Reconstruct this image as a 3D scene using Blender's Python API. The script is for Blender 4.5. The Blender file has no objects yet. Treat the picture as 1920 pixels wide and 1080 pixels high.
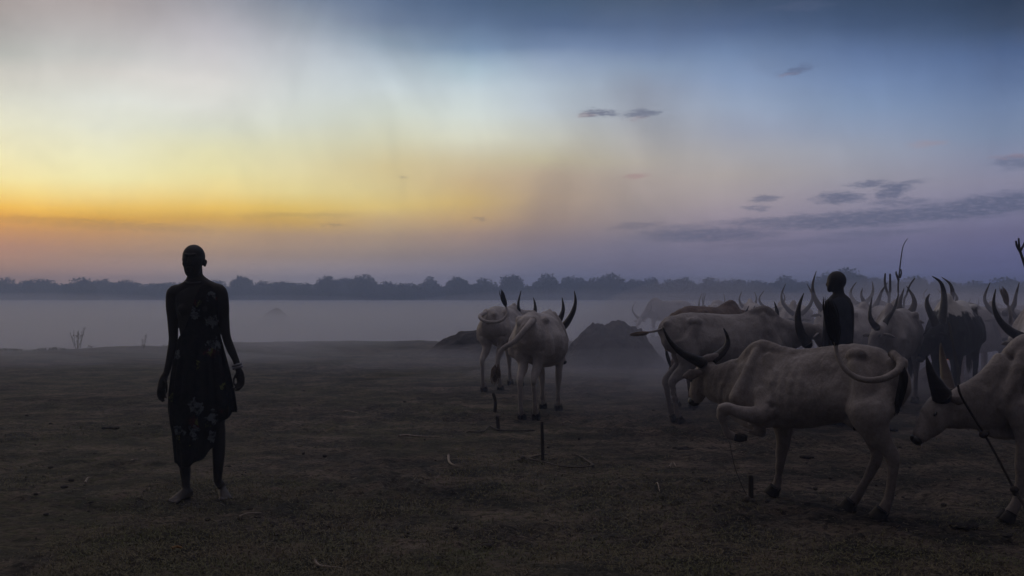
import bpy, math, random
import numpy as np
from mathutils import Vector, Matrix
R = math.radians
sc = bpy.context.scene
COL = sc.collection

# ------------------------------------------------------------------ camera
CAMH, FPX, HOR = 1.5, 1867.0, 556.0          # camera height, focal length and horizon in 1920 px units
cam = bpy.data.cameras.new('camera'); cam_ob = bpy.data.objects.new('camera', cam); COL.objects.link(cam_ob)
cam.sensor_width = 36.0; cam.lens = 36.0*FPX/1920.0
cam.shift_y = (HOR-540.0)/1920.0
cam.clip_start = 0.1; cam.clip_end = 6000
cam_ob.location = (0, 0, CAMH); cam_ob.rotation_euler = (R(90), 0, 0)
sc.camera = cam_ob

# ------------------------------------------------------------------ render / exposure
sc.view_settings.view_transform = 'Standard'; sc.view_settings.look = 'None'
sc.view_settings.exposure = 0.0; sc.view_settings.gamma = 1.0
sc.cycles.use_denoising = True
sc.cycles.max_bounces = 6; sc.cycles.diffuse_bounces = 3; sc.cycles.volume_bounces = 3
sc.cycles.transparent_max_bounces = 16

def s2l(c):
    c = c/255.0
    return c/12.92 if c <= 0.04045 else ((c+0.055)/1.055)**2.4
def lin(c): return (s2l(c[0]), s2l(c[1]), s2l(c[2]), 1.0)

# ------------------------------------------------------------------ sky (world)
SKY_X = [0, 200, 400, 560, 720, 880, 1020, 1200, 1370, 1600, 1880]
SKY = {   # colour of the dusk sky by bearing and height, read down each column
 0:[(0,164,156,154),(50,169,166,164),(100,182,184,179),(140,204,202,194),(190,216,216,202),(240,226,224,199),(290,236,228,184),(330,242,226,164),(355,240,212,133),(385,236,186,88),(405,217,160,79),(430,190,141,97),(460,168,130,112),(500,150,125,115),(540,138,120,118)],
 200:[(0,172,164,164),(50,186,182,182),(100,196,196,194),(140,212,209,204),(190,218,220,212),(240,220,221,204),(290,230,226,189),(330,236,227,174),(360,236,212,143),(390,226,185,97),(410,207,159,80),(440,180,140,105),(480,155,130,118),(530,135,120,122)],
 400:[(0,154,154,162),(50,182,180,186),(100,200,198,200),(150,214,212,209),(200,216,217,210),(240,214,216,199),(280,222,218,179),(320,230,220,166),(355,232,210,143),(390,226,187,99),(410,202,161,90),(440,175,145,115),(480,150,130,120),(530,128,120,125)],
 560:[(0,122,134,154),(50,154,162,174),(90,182,188,196),(130,194,200,204),(180,204,210,208),(230,207,211,199),(275,214,211,179),(320,222,211,164),(360,224,207,146),(390,219,187,104),(415,194,159,96),(440,165,140,118),(480,143,128,122),(530,122,118,128)],
 720:[(0,96,114,142),(40,109,126,152),(80,140,157,175),(120,175,188,199),(170,198,208,211),(220,206,212,201),(265,210,208,181),(310,212,197,152),(350,212,195,143),(385,212,187,121),(410,187,161,121),(440,158,138,120),(480,135,124,122),(530,115,113,125)],
 880:[(0,79,99,129),(40,94,114,144),(90,121,143,170),(130,166,186,199),(170,191,204,210),(220,206,214,209),(260,211,211,192),(300,199,187,156),(340,194,172,134),(380,196,169,114),(410,180,152,114),(440,150,130,120),(480,125,117,122),(530,105,106,122)],
 1020:[(0,72,92,119),(50,86,106,139),(90,114,134,166),(120,150,167,191),(160,176,190,204),(205,184,194,202),(260,191,191,179),(300,185,177,151),(330,176,159,139),(370,169,149,129),(410,150,132,122),(450,125,115,122),(500,103,103,120),(535,94,98,118)],
 1200:[(0,69,88,114),(50,85,104,136),(90,108,127,160),(130,132,149,174),(170,145,154,171),(210,158,164,176),(260,172,171,171),(300,176,169,160),(340,165,154,149),(380,155,144,142),(420,136,127,133),(460,112,110,128),(500,100,100,120),(535,92,96,118)],
 1370:[(0,65,82,109),(50,81,100,134),(100,109,130,164),(150,132,151,182),(200,147,161,184),(250,152,158,174),(290,162,161,166),(330,165,158,156),(370,157,148,152),(400,146,137,148),(440,124,117,135),(480,105,104,125),(530,93,97,118)],
 1600:[(0,55,72,98),(50,69,88,120),(100,95,116,154),(150,115,136,172),(200,127,146,176),(250,139,151,174),(290,149,154,169),(330,149,148,159),(370,142,138,154),(410,127,124,144),(450,108,107,132),(490,95,97,122),(535,86,92,118)],
 1880:[(0,47,62,86),(50,57,74,102),(100,75,96,134),(150,93,114,152),(200,109,128,162),(250,119,134,162),(290,127,134,159),(335,132,131,152),(390,119,118,144),(437,100,99,128),(489,86,89,122),(530,80,85,118)],
}
HAZE_D = 0.0042           # density of the even air
HAZE_TOP = 9.5
AIRT = [(0, (.140, .130, .145)), (400, (.115, .112, .140)), (720, (.097, .103, .130)), (1020, (.083, .092, .125)), (1370, (.068, .080, .115)), (1880, (.055, .065, .105))]   # light scattered by the air itself
AIR = {x: [float(np.interp(x, [q[0] for q in AIRT], [q[1][i] for q in AIRT])) for i in range(3)] for x in SKY_X}

world = bpy.data.worlds.new("World"); sc.world = world; world.use_nodes = True
nt = world.node_tree; nt.nodes.clear()
class NT:
    def __init__(s, nt): s.nt = nt
    def n(s, t, **k):
        nd = s.nt.nodes.new(t)
        for a, b in k.items(): setattr(nd, a, b)
        return nd
    def set(s, sock, v):
        if hasattr(v, 'is_output') or isinstance(v, bpy.types.NodeSocket): s.nt.links.new(v, sock)
        else: sock.default_value = v
    def math(s, op, a, b=0.0, c=None, clamp=False):
        m = s.n('ShaderNodeMath', operation=op, use_clamp=clamp)
        s.set(m.inputs[0], a); s.set(m.inputs[1], b)
        if c is not None: s.set(m.inputs[2], c)
        return m.outputs[0]
    def mr(s, v, a, b, c=0.0, d=1.0, it='LINEAR'):
        m = s.n('ShaderNodeMapRange', interpolation_type=it)
        s.set(m.inputs[0], v); s.set(m.inputs[1], a); s.set(m.inputs[2], b); s.set(m.inputs[3], c); s.set(m.inputs[4], d)
        return m.outputs[0]
    def mix(s, f, a, b, blend='MIX'):
        m = s.n('ShaderNodeMix', data_type='RGBA', blend_type=blend)
        s.set(m.inputs[0], f); s.set(m.inputs[6], a); s.set(m.inputs[7], b)
        return m.outputs[2]
    def noise(s, vec, scale, detail=4, rough=0.5, dist=0.0, out=0):
        m = s.n('ShaderNodeTexNoise')
        if vec is not None: s.set(m.inputs['Vector'], vec)
        m.inputs['Scale'].default_value = scale; m.inputs['Detail'].default_value = detail
        m.inputs['Roughness'].default_value = rough; m.inputs['Distortion'].default_value = dist
        return m.outputs[out]
    def mapping(s, vec, loc=(0,0,0), rot=(0,0,0), scale=(1,1,1), vt='POINT'):
        m = s.n('ShaderNodeMapping', vector_type=vt)
        s.set(m.inputs[0], vec); m.inputs[1].default_value = loc; m.inputs[2].default_value = rot; m.inputs[3].default_value = scale
        return m.outputs[0]
    def ramp(s, v, stops, it='LINEAR'):
        m = s.n('ShaderNodeValToRGB'); cr = m.color_ramp; cr.interpolation = it
        while len(cr.elements) < len(stops): cr.elements.new(0.5)
        for e, (p, c) in zip(cr.elements, stops): e.position = p; e.color = c
        s.set(m.inputs[0], v)
        return m.outputs[0]

W = NT(nt)
tc = W.n('ShaderNodeTexCoord')
sep = W.n('ShaderNodeSeparateXYZ'); nt.links.new(tc.outputs['Generated'], sep.inputs[0])
dx, dy, dz = sep.outputs
AZ = W.math('MULTIPLY', W.math('ARCTAN2', dx, dy), 180/math.pi)
hyp = W.math('SQRT', W.math('ADD', W.math('MULTIPLY', dx, dx), W.math('MULTIPLY', dy, dy)))
EL = W.math('MULTIPLY', W.math('ARCTAN2', dz, hyp), 180/math.pi)
# drifting smoke bends the colour bands a little
comb0 = W.n('ShaderNodeCombineXYZ'); nt.links.new(AZ, comb0.inputs[0]); nt.links.new(EL, comb0.inputs[1])
ANG = comb0.outputs[0]
drift = W.noise(W.mapping(ANG, scale=(0.09, 0.16, 1), rot=(0, 0, R(18))), 1.0, 5, 0.55)
ELd = W.math('ADD', EL, W.math('MULTIPLY', W.math('SUBTRACT', drift, 0.5), W.mr(EL, 1.0, 9.0, 0.2, 1.3)))
P = W.mr(ELd, 0.0, 20.0)
cols = []
for x in SKY_X:
    tx = (x-960)/FPX
    st = []
    for row in reversed(SKY[x]):
        y, c = row[0], row[1:4]
        tz = (HOR-y)/FPX; el = math.atan(tz/math.sqrt(1+tx*tx))
        # light lost and gained in the air in front of this part of the sky
        L = (HAZE_TOP-CAMH)/max(math.tan(el), 1e-3); L = min(L, 420.0)
        t = math.exp(-HAZE_D*L)
        col = [max((s2l(v)-AIR[x][i]*(1-t))/t, 0.01) for i, v in enumerate(c)]
        st.append((math.degrees(el)/20.0, (*col, 1)))
    st[-1] = (min(st[-1][0], 1.0), st[-1][1])
    cols.append((math.degrees(math.atan(tx)), W.ramp(P, st, 'LINEAR')))
cur = cols[0][1]
for i in range(1, len(cols)):
    a0, a1 = cols[i-1][0], cols[i][0]
    cur = W.mix(W.mr(AZ, a0, a1, it='LINEAR'), cur, cols[i][1])
# unseen zenith brightened to light tops and ground; sky behind the camera kept dark
ZEN = (0.72, 0.66, 0.74, 1)
cur = W.mix(W.mr(EL, 26.0, 88.0, it='SMOOTHSTEP'), cur, ZEN)
back = W.ramp(W.mr(EL, 0, 90), [(0, (0.038, 0.034, 0.040, 1)), (0.45, (0.046, 0.042, 0.050, 1)), (0.78, (0.18, 0.165, 0.185, 1)), (1, ZEN)])
absaz = W.math('ABSOLUTE', AZ)
cur = W.mix(W.mr(absaz, 32, 95, it='SMOOTHSTEP'), cur, back)
# smoke veils
veil = W.noise(W.mapping(ANG, loc=(3.1, 1.7, 0), scale=(0.075, 0.11, 1), rot=(0, 0, R(-35))), 1.0, 6, 0.6, 0.4)
cur = W.mix(W.math('MULTIPLY', W.mr(EL, 1, 6), W.mr(veil, 0.50, 0.74, 0.0, 0.10)), cur, (0.24, 0.22, 0.23, 1))
mott = W.noise(W.mapping(ANG, loc=(7, 2, 0), scale=(0.17, 0.11, 1), rot=(0, 0, R(32))), 1.0, 6, 0.58, 0.9)
mf = W.mr(mott, 0.3, 0.7, 0.92, 1.08); mg = W.n('ShaderNodeCombineColor'); [W.set(mg.inputs[i], mf) for i in range(3)]
cur = W.mix(W.mr(EL, 0.5, 4.0), cur, W.mix(1.0, cur, mg.outputs[0], 'MULTIPLY'))
# clouds: soft streaks at their own bearings
warp = W.noise(W.mapping(ANG, scale=(1.1, 4.2, 1)), 1.0, 8, 0.68, out=1)
wv = W.n('ShaderNodeVectorMath', operation='MULTIPLY_ADD')
nt.links.new(warp, wv.inputs[0]); wv.inputs[1].default_value = (2.6, 0.80, 0); nt.links.new(ANG, wv.inputs[2])
wv2 = W.n('ShaderNodeVectorMath', operation='SUBTRACT'); nt.links.new(wv.outputs[0], wv2.inputs[0]); wv2.inputs[1].default_value = (1.3, 0.40, 0)
CL = [  # px x, px y, half width, half height, tilt deg, strength
 (1660,407,250,14,3,.72),(1860,385,130,17,6,.75),(1470,413,130,8,2,.6),(1330,440,130,13,0,.65),(1290,428,60,8,0,.35),(1190,424,55,6,3,.35),
 (1575,371,44,10,0,.75),(1630,345,34,5,0,.65),(1675,358,30,12,10,.75),(1700,343,34,4,5,.5),(1435,372,22,6,0,.6),(1420,389,26,5,0,.5),
 (1690,380,60,6,0,.5),(1125,212,36,7,-2,.75),(1205,213,34,7,3,.7),(1490,133,34,6,12,.6),(1905,303,36,12,0,.5),
 (757,331,14,3,0,.3),(627,423,20,3,0,.45),(898,410,18,3,0,.35),(1650,437,90,6,2,.35),(190,420,200,8,-2,.22),(560,404,110,5,2,.16),(1500,12,60,8,0,.3),(1480,455,160,7,2,.25)]
acc = None
for (x, y, hw, hh, tilt, stg) in CL:
    tx = (x-960)/FPX; az = math.degrees(math.atan(tx)); el = math.degrees(math.atan((HOR-y)/FPX/math.sqrt(1+tx*tx)))
    k = 180/math.pi/FPX
    mp = W.mapping(wv2.outputs[0], loc=(az, el, 0), rot=(0, 0, R(tilt)), scale=(hw*k*1.35, hh*k*1.5, 1), vt='TEXTURE')
    ln = W.n('ShaderNodeVectorMath', operation='LENGTH'); nt.links.new(mp, ln.inputs[0])
    v = W.mr(ln.outputs['Value'], 0.35, 1.0, stg, 0.0, it='SMOOTHSTEP')
    acc = v if acc is None else W.math('MAXIMUM', acc, v)
ccol = W.mix(W.mr(AZ, -12, 10), (0.16, 0.11, 0.10, 1), (0.082, 0.098, 0.165, 1))
ccol = W.mix(W.mr(EL, 1.0, 8.5), ccol, W.mix(1.0, ccol, (1.25, 1.35, 1.4, 1), 'MULTIPLY'))
torn = W.noise(W.mapping(ANG, loc=(1, 5, 0), scale=(2.2, 9.0, 1)), 1.0, 6, 0.65)
acc = W.math('MULTIPLY', acc, W.mr(torn, 0.32, 0.52, 0.35, 1.0))
cur = W.mix(acc, cur, ccol)
pink = None
for (x, y, hw, hh, tilt, stg) in [(1190,331,26,4,5,.5),(1740,270,34,5,0,.28),(1905,291,36,5,0,.25),(1475,140,20,3,12,.2),(1098,215,16,4,0,.25),(1195,222,26,3,4,.2)]:
    az = math.degrees(math.atan((x-960)/FPX)); el = math.degrees(math.atan((HOR-y)/FPX/math.sqrt(1+((x-960)/FPX)**2))); k = 180/math.pi/FPX
    mp = W.mapping(wv2.outputs[0], loc=(az, el, 0), rot=(0, 0, R(tilt)), scale=(hw*k*1.35, hh*k*1.5, 1), vt='TEXTURE')
    ln = W.n('ShaderNodeVectorMath', operation='LENGTH'); nt.links.new(mp, ln.inputs[0])
    v = W.mr(ln.outputs['Value'], 0.2, 1.0, stg, 0.0, it='SMOOTHSTEP'); pink = v if pink is None else W.math('MAXIMUM', pink, v)
cur = W.mix(pink, cur, (0.42, 0.25, 0.25, 1))
# brown smoke plume right of centre
plume = W.mapping(wv2.outputs[0], loc=(8.0, 10.0, 0), rot=(0, 0, R(-52)), scale=(5.2, 2.1, 1), vt='TEXTURE')
ln = W.n('ShaderNodeVectorMath', operation='LENGTH'); nt.links.new(plume, ln.inputs[0])
cur = W.mix(W.mr(ln.outputs['Value'], 0.0, 1.0, 0.24, 0.0, it='SMOOTHSTEP'), cur, (0.20, 0.215, 0.26, 1))
plume2 = W.mapping(wv2.outputs[0], loc=(2.5, 6.0, 0), rot=(0, 0, R(60)), scale=(5.0, 2.0, 1), vt='TEXTURE')
ln = W.n('ShaderNodeVectorMath', operation='LENGTH'); nt.links.new(plume2, ln.inputs[0])
cur = W.mix(W.mr(ln.outputs['Value'], 0.1, 1.0, 0.22, 0.0, it='SMOOTHSTEP'), cur, (0.26, 0.20, 0.17, 1))
SUN_AZ, SUN_EL = -38.0, 3.0
skyt = W.n('ShaderNodeTexSky', sky_type='NISHITA'); skyt.sun_disc = False
skyt.sun_elevation = R(SUN_EL); skyt.sun_rotation = R(SUN_AZ)
skyt.air_density = 1.0; skyt.dust_density = 2.0
bg1 = W.n('ShaderNodeBackground'); nt.links.new(cur, bg1.inputs[0]); bg1.inputs[1].default_value = 1.0
bg2 = W.n('ShaderNodeBackground'); nt.links.new(skyt.outputs[0], bg2.inputs[0]); bg2.inputs[1].default_value = 0.002
add = W.n('ShaderNodeAddShader'); nt.links.new(bg1.outputs[0], add.inputs[0]); nt.links.new(bg2.outputs[0], add.inputs[1])
wo = W.n('ShaderNodeOutputWorld'); nt.links.new(add.outputs[0], wo.inputs[0])

# ------------------------------------------------------------------ sun, already at the hazy horizon
sun = bpy.data.lights.new('sun', 'SUN'); sun.energy = 0.12; sun.angle = R(12); sun.color = (1.0, 0.72, 0.45)
sun_ob = bpy.data.objects.new('sun', sun); COL.objects.link(sun_ob)
sd = Vector((math.sin(R(SUN_AZ))*math.cos(R(SUN_EL+5)), math.cos(R(SUN_AZ))*math.cos(R(SUN_EL+5)), math.sin(R(SUN_EL+5))))
sun_ob.rotation_euler = (-sd).to_track_quat('-Z', 'Y').to_euler()

# ================================================================== helpers
def Q(x, y, D):
    return Vector(((x-960)/FPX*D, D, CAMH-(y-HOR)/FPX*D))
def vnoise(x, y, seed=0):
    xi = np.floor(x).astype(np.int64); yi = np.floor(y).astype(np.int64); xf = x-xi; yf = y-yi
    def h(a, b):
        n = (a*374761393 + b*668265263 + seed*1442695041) & 0xFFFFFFFF
        n = ((n ^ (n >> 13))*1274126177) & 0xFFFFFFFF
        return ((n ^ (n >> 16)) & 0xFFFF)/65535.0
    u = xf*xf*(3-2*xf); v = yf*yf*(3-2*yf)
    return (h(xi, yi)*(1-u)+h(xi+1, yi)*u)*(1-v)+(h(xi, yi+1)*(1-u)+h(xi+1, yi+1)*u)*v
def fbm(x, y, f, o, seed=0, g=0.5):
    s = 0; a = 1; t = 0
    for i in range(o):
        s = s+a*vnoise(x*f, y*f, seed+i*17); t += a; a *= g; f *= 2.03
    return s/t
def sstep(a, b, x):
    t = np.clip((x-a)/(b-a), 0, 1); return t*t*(3-2*t)
def terrain(x, y):
    """large shape of the ground: flat camp, then a bank falling to the misty plain"""
    x = np.asarray(x, float); y = np.asarray(y, float)
    yc = 25.5+5.0*sstep(-15, -5, x)+4*sstep(1.5, 6, x)
    yc = yc+1.6*(fbm(x, x*0+3, 0.23, 3, 5)-0.5)
    z = -1.35*sstep(0, 26, y-yc)
    z = z+0.16*np.exp(-((y-yc+1.5)/2.6)**2)*(0.5+fbm(x, y, 0.5, 3, 8))
    z = z+0.05*(fbm(x, y, 0.35, 2, 11)-0.5)*np.clip(y/6, 0, 1)
    return z
def gz(x, y): return float(terrain(np.array([x]), np.array([y]))[0])

def newmesh(name, verts, faces, mat=None, smooth=True):
    me = bpy.data.meshes.new(name); me.from_pydata([tuple(v) for v in verts], [], faces); me.update()
    if smooth: me.polygons.foreach_set('use_smooth', [True]*len(me.polygons))
    if mat: me.materials.append(mat)
    return me
def link(name, me, parent=None, loc=None):
    o = bpy.data.objects.new(name, me); COL.objects.link(o)
    if parent: o.parent = parent
    if loc is not None: o.location = loc
    return o
def tag(o, label, cat, group=None, kind=None):
    if label: o['label'] = label
    if cat: o['category'] = cat
    if group: o['group'] = group
    if kind: o['kind'] = kind
    return o
def root(name, loc, label, cat, group=None):
    o = bpy.data.objects.new(name, None); COL.objects.link(o); o.location = loc; o.empty_display_size = 0.1
    return tag(o, label, cat, group)

class MB:
    def __init__(s): s.v = []; s.f = []
    def loft(s, pts, side=None, n=14, sub=4, cap=0.55):
        """pts: (point, r_side, r_up[, egg]) - a smooth tapered tube with elliptical sections, closed"""
        P_ = [Vector(p[0]) for p in pts]; A = [p[1] for p in pts]; B = [(p[2] if len(p) > 2 else p[1]) for p in pts]
        E = [(p[3] if len(p) > 3 else 0.0) for p in pts]
        m = len(P_); ps = []; rs = []
        def cr(a, b, c, d, t): return 0.5*((2*b)+(c-a)*t+(2*a-5*b+4*c-d)*t*t+(3*b-a-3*c+d)*t**3)
        for i in range(m-1):
            i0, i3 = max(i-1, 0), min(i+2, m-1)
            for k in range(sub):
                t = k/sub
                ps.append(cr(P_[i0], P_[i], P_[i+1], P_[i3], t))
                tt = t*t*(3-2*t)*0.5+t*0.5
                rs.append((A[i]*(1-tt)+A[i+1]*tt, B[i]*(1-tt)+B[i+1]*tt, E[i]*(1-tt)+E[i+1]*tt))
        ps.append(P_[-1]); rs.append((A[-1], B[-1], E[-1]))
        base = len(s.v); rings = []
        sd = Vector(side) if side is not None else None
        prev = None
        for i, p in enumerate(ps):
            T = (ps[min(i+1, len(ps)-1)]-ps[max(i-1, 0)])
            if T.length < 1e-9: T = Vector((0, 0, 1))
            T.normalize()
            S = sd if sd is not None else (prev if prev is not None else (Vector((1, 0, 0)) if abs(T.x) < 0.9 else Vector((0, 1, 0))))
            S = (S-T*S.dot(T))
            if S.length < 1e-5: S = T.orthogonal()
            S.normalize(); prev = S; U = S.cross(T); U.normalize()
            if U.z < 0 and sd is not None and abs(U.z) > 0.2: U = -U; 
            ring = []
            for k in range(n):
                a = 2*math.pi*k/n; c_, s_ = math.cos(a), math.sin(a)
                w = rs[i][0]*(1-rs[i][2]*c_)
                ring.append(len(s.v)); s.v.append(p+S*(w*s_)+U*(rs[i][1]*c_))
            rings.append(ring)
        for a, b in zip(rings[:-1], rings[1:]):
            for k in range(n): s.f.append((a[k], a[(k+1) % n], b[(k+1) % n], b[k]))
        T0 = (ps[0]-ps[1]).normalized(); T1 = (ps[-1]-ps[-2]).normalized()
        for ring, p, T, r in ((rings[0], ps[0], T0, rs[0]), (rings[-1], ps[-1], T1, rs[-1])):
            mid = []
            q = p+T*(min(r[0], r[1])*cap*0.7)
            for j in ring: mid.append(len(s.v)); s.v.append(q+(s.v[j]-p)*0.62)
            tip = len(s.v); s.v.append(p+T*(min(r[0], r[1])*cap))
            for k in range(n):
                s.f.append((ring[k], ring[(k+1) % n], mid[(k+1) % n], mid[k])); s.f.append((mid[k], mid[(k+1) % n], tip))
        return s
    def ell(s, c, r, axes=None, n=14, m=9):
        c = Vector(c); ax = axes or (Vector((1, 0, 0)), Vector((0, 1, 0)), Vector((0, 0, 1)))
        base = len(s.v); rows = []
        for i in range(1, m):
            ph = math.pi*i/m; row = []
            for k in range(n):
                a = 2*math.pi*k/n
                row.append(len(s.v)); s.v.append(c+ax[0]*(r[0]*math.sin(ph)*math.cos(a))+ax[1]*(r[1]*math.sin(ph)*math.sin(a))+ax[2]*(r[2]*math.cos(ph)))
            rows.append(row)
        t = len(s.v); s.v.append(c+ax[2]*r[2]); b = len(s.v); s.v.append(c-ax[2]*r[2])
        for k in range(n): s.f.append((t, rows[0][k], rows[0][(k+1) % n])); s.f.append((b, rows[-1][(k+1) % n], rows[-1][k]))
        for a_, b_ in zip(rows[:-1], rows[1:]):
            for k in range(n): s.f.append((a_[k], b_[k], b_[(k+1) % n], a_[(k+1) % n]))
        return s
    def mesh(s, name, mat, org=(0, 0, 0), voxel=None, smooth=3, disp=None):
        o = Vector(org)
        me = newmesh(name, [v-o for v in s.v], s.f, mat)
        if voxel:
            ob = bpy.data.objects.new('tmp', me); COL.objects.link(ob)
            md = ob.modifiers.new('r', 'REMESH'); md.mode = 'VOXEL'; md.voxel_size = voxel; md.use_smooth_shade = True
            sm = ob.modifiers.new('s', 'SMOOTH'); sm.factor = 0.5; sm.iterations = smooth
            dg = bpy.context.evaluated_depsgraph_get()
            m2 = bpy.data.meshes.new_from_object(ob.evaluated_get(dg)); m2.name = name
            bpy.data.objects.remove(ob); bpy.data.meshes.remove(me)
            m2.polygons.foreach_set('use_smooth', [True]*len(m2.polygons))
            if disp:
                n_ = len(m2.vertices); co = np.empty(n_*3, np.float32); no = np.empty(n_*3, np.float32)
                m2.vertices.foreach_get('co', co); m2.vertex_normals.foreach_get('vector', no)
                co = co.reshape(-1, 3); no = no.reshape(-1, 3)
                co += no*disp(co+np.array(o), no)[:, None].astype(np.float32)
                m2.vertices.foreach_set('co', co.ravel()); m2.update()
            m2.materials.clear(); m2.materials.append(mat); return m2
        return me
    def obj(s, name, mat, parent=None, org=(0, 0, 0), **k):
        return link(name, s.mesh(name, mat, org, **k), parent)

# ------------------------------------------------------------------ materials
def material(name, col, rough=0.8, var=None, vscale=4, bump=0.0, bscale=30, spec=0.3, stretch=(1, 1, 1), bdetail=6, vlo=0.35, vhi=0.68):
    m = bpy.data.materials.new(name); m.use_nodes = True; t = m.node_tree; t.nodes.clear(); N = NT(t)
    b = N.n('ShaderNodeBsdfPrincipled'); o = N.n('ShaderNodeOutputMaterial'); t.links.new(b.outputs[0], o.inputs[0])
    b.inputs['Roughness'].default_value = rough; b.inputs['Specular IOR Level'].default_value = spec
    c = N.n('ShaderNodeTexCoord').outputs['Object']; cs = N.mapping(c, scale=stretch)
    colr = (*col, 1)
    if var:
        out = N.mix(N.mr(N.noise(cs, vscale, 6, 0.6), vlo, vhi), colr, (*var, 1)); N.set(b.inputs['Base Color'], out)
    else: b.inputs['Base Color'].default_value = colr
    if bump:
        bp = N.n('ShaderNodeBump'); bp.inputs['Strength'].default_value = 1.0; bp.inputs['Distance'].default_value = bump
        N.set(bp.inputs['Height'], N.noise(cs, bscale, bdetail, 0.6)); t.links.new(bp.outputs[0], b.inputs['Normal'])
    return m, N, b, c

def hide_material(name, base, dirt, patch=None, loins=None, seed=0.0):
    m, N, b, c = material(name, base, 0.75, spec=0.25)
    t = m.node_tree
    cc = N.mapping(c, loc=(seed*3.7, seed*1.9, seed))
    f = N.mr(N.noise(cc, 3.0, 8, 0.68), 0.42, 0.62)
    out = N.mix(f, (*base, 1), (*dirt, 1))
    sp = N.n('ShaderNodeSeparateXYZ'); t.links.new(c, sp.inputs[0])
    low = N.mr(N.math('ADD', sp.outputs[2], N.math('MULTIPLY', N.noise(cc, 6, 4), 0.35)), 0.30, 0.62, 0.55, 0.0)   # mud on the lower legs
    out = N.mix(low, out, (dirt[0]*0.55, dirt[1]*0.5, dirt[2]*0.45, 1))
    fine = N.mr(N.noise(cc, 60, 3, 0.7), 0.3, 0.75, 0.82, 1.1)
    gv = N.n('ShaderNodeCombineColor'); [N.set(gv.inputs[i], fine) for i in range(3)]
    out = N.mix(1.0, out, gv.outputs[0], 'MULTIPLY')
    if patch:
        col, lo, hi, sgn = patch
        h = N.math('ADD', sp.outputs[2], N.math('MULTIPLY', N.math('SUBTRACT', N.noise(cc, 3.4, 3, 0.6), 0.5), 0.55))
        out = N.mix(N.mr(h, lo, hi), out, (*col, 1))
    N.set(b.inputs['Base Color'], out)
    bp = N.n('ShaderNodeBump'); bp.inputs['Strength'].default_value = 0.9; bp.inputs['Distance'].default_value = 0.03
    fold = N.noise(N.mapping(c, scale=(1, 1, 0.35), rot=(0.2, 0.1, 0)), 7, 5, 0.6, 0.6)
    hair = N.noise(c, 120, 2, 0.6)
    N.set(bp.inputs['Height'], N.math('ADD', fold, N.math('MULTIPLY', hair, 0.05))); t.links.new(bp.outputs[0], b.inputs['Normal'])
    return m
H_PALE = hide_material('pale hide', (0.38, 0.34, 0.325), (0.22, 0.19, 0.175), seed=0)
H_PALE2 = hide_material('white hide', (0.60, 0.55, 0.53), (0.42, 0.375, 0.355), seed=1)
H_GREY = hide_material('grey hide', (0.42, 0.385, 0.38), (0.27, 0.24, 0.235), seed=2)
H_DIM = hide_material('dusty hide', (0.27, 0.235, 0.225), (0.18, 0.15, 0.14), seed=5)
H_BROWN = hide_material('brown hide', (0.21, 0.145, 0.11), (0.14, 0.095, 0.07), seed=3)
H_BLACK = hide_material('black hide', (0.012, 0.012, 0.015), (0.018, 0.017, 0.02), patch=((0.60, 0.57, 0.55), 1.24, 1.29, 1), seed=4)
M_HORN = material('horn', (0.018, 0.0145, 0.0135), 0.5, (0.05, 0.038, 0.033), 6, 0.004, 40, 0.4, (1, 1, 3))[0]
M_HORNF = material('haze-faded horn', (0.075, 0.065, 0.062), 0.6, (0.11, 0.09, 0.08), 6)[0]  # horn colour lightened to imitate fading in the smoke
M_HORNP = material('pale horn', (0.13, 0.10, 0.085), 0.5, (0.07, 0.052, 0.045), 4, 0.004, 40, 0.4, (1, 1, 3))[0]
M_HOOF = material('hoof', (0.03, 0.026, 0.024), 0.7, (0.06, 0.05, 0.045), 20)[0]
M_TUFT = material('dark tail hair', (0.018, 0.014, 0.013), 0.8)[0]
M_TUFTB = material('tan tail hair', (0.24, 0.17, 0.12), 0.8, (0.12, 0.085, 0.06), 30)[0]
M_EYE = material('eye', (0.01, 0.008, 0.008), 0.15, spec=0.6)[0]
M_NOSE = material('muzzle skin', (0.02, 0.017, 0.017), 0.45, spec=0.5)[0]
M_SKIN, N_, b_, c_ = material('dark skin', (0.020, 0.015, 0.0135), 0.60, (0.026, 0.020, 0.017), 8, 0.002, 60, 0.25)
sp_ = N_.n('ShaderNodeSeparateXYZ'); N_.set(sp_.inputs[0], c_)      # dust on the bare feet
N_.set(b_.inputs['Base Color'], N_.mix(N_.mr(N_.math('ADD', sp_.outputs[2], N_.math('MULTIPLY', N_.noise(c_, 14, 4), .10)), .06, .26, .85, 0.0), b_.inputs['Base Color'].links[0].from_socket, (.105, .088, .08, 1)))
M_WOOD = material('weathered wood', (0.035, 0.028, 0.024), 0.9, (0.07, 0.056, 0.047), 12, 0.01, 40, 0.2, (1, 1, 0.15))[0]
M_WOODP = material('grey dead wood', (0.13, 0.12, 0.115), 0.9, (0.05, 0.043, 0.04), 12, 0.01, 40, 0.2, (1, 1, 0.15))[0]
M_ROPE = material('rope', (0.075, 0.06, 0.05), 0.9, (0.04, 0.032, 0.028), 90, 0.004, 160)[0]
M_ROPEP = material('dusty rope', (0.13, 0.11, 0.095), 0.9, (0.08, 0.066, 0.056), 60, 0.004, 160)[0]
M_BONE = material('bone', (0.36, 0.30, 0.24), 0.7, (0.20, 0.16, 0.12), 25)[0]
M_DUNG = material('dung', (0.018, 0.014, 0.012), 0.95, (0.05, 0.041, 0.035), 30, 0.02, 40)[0]
M_ASH = material('ash and dung', (0.115, 0.102, 0.10), 0.95, (0.06, 0.052, 0.05), 2.5, 0.05, 9)[0]

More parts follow.
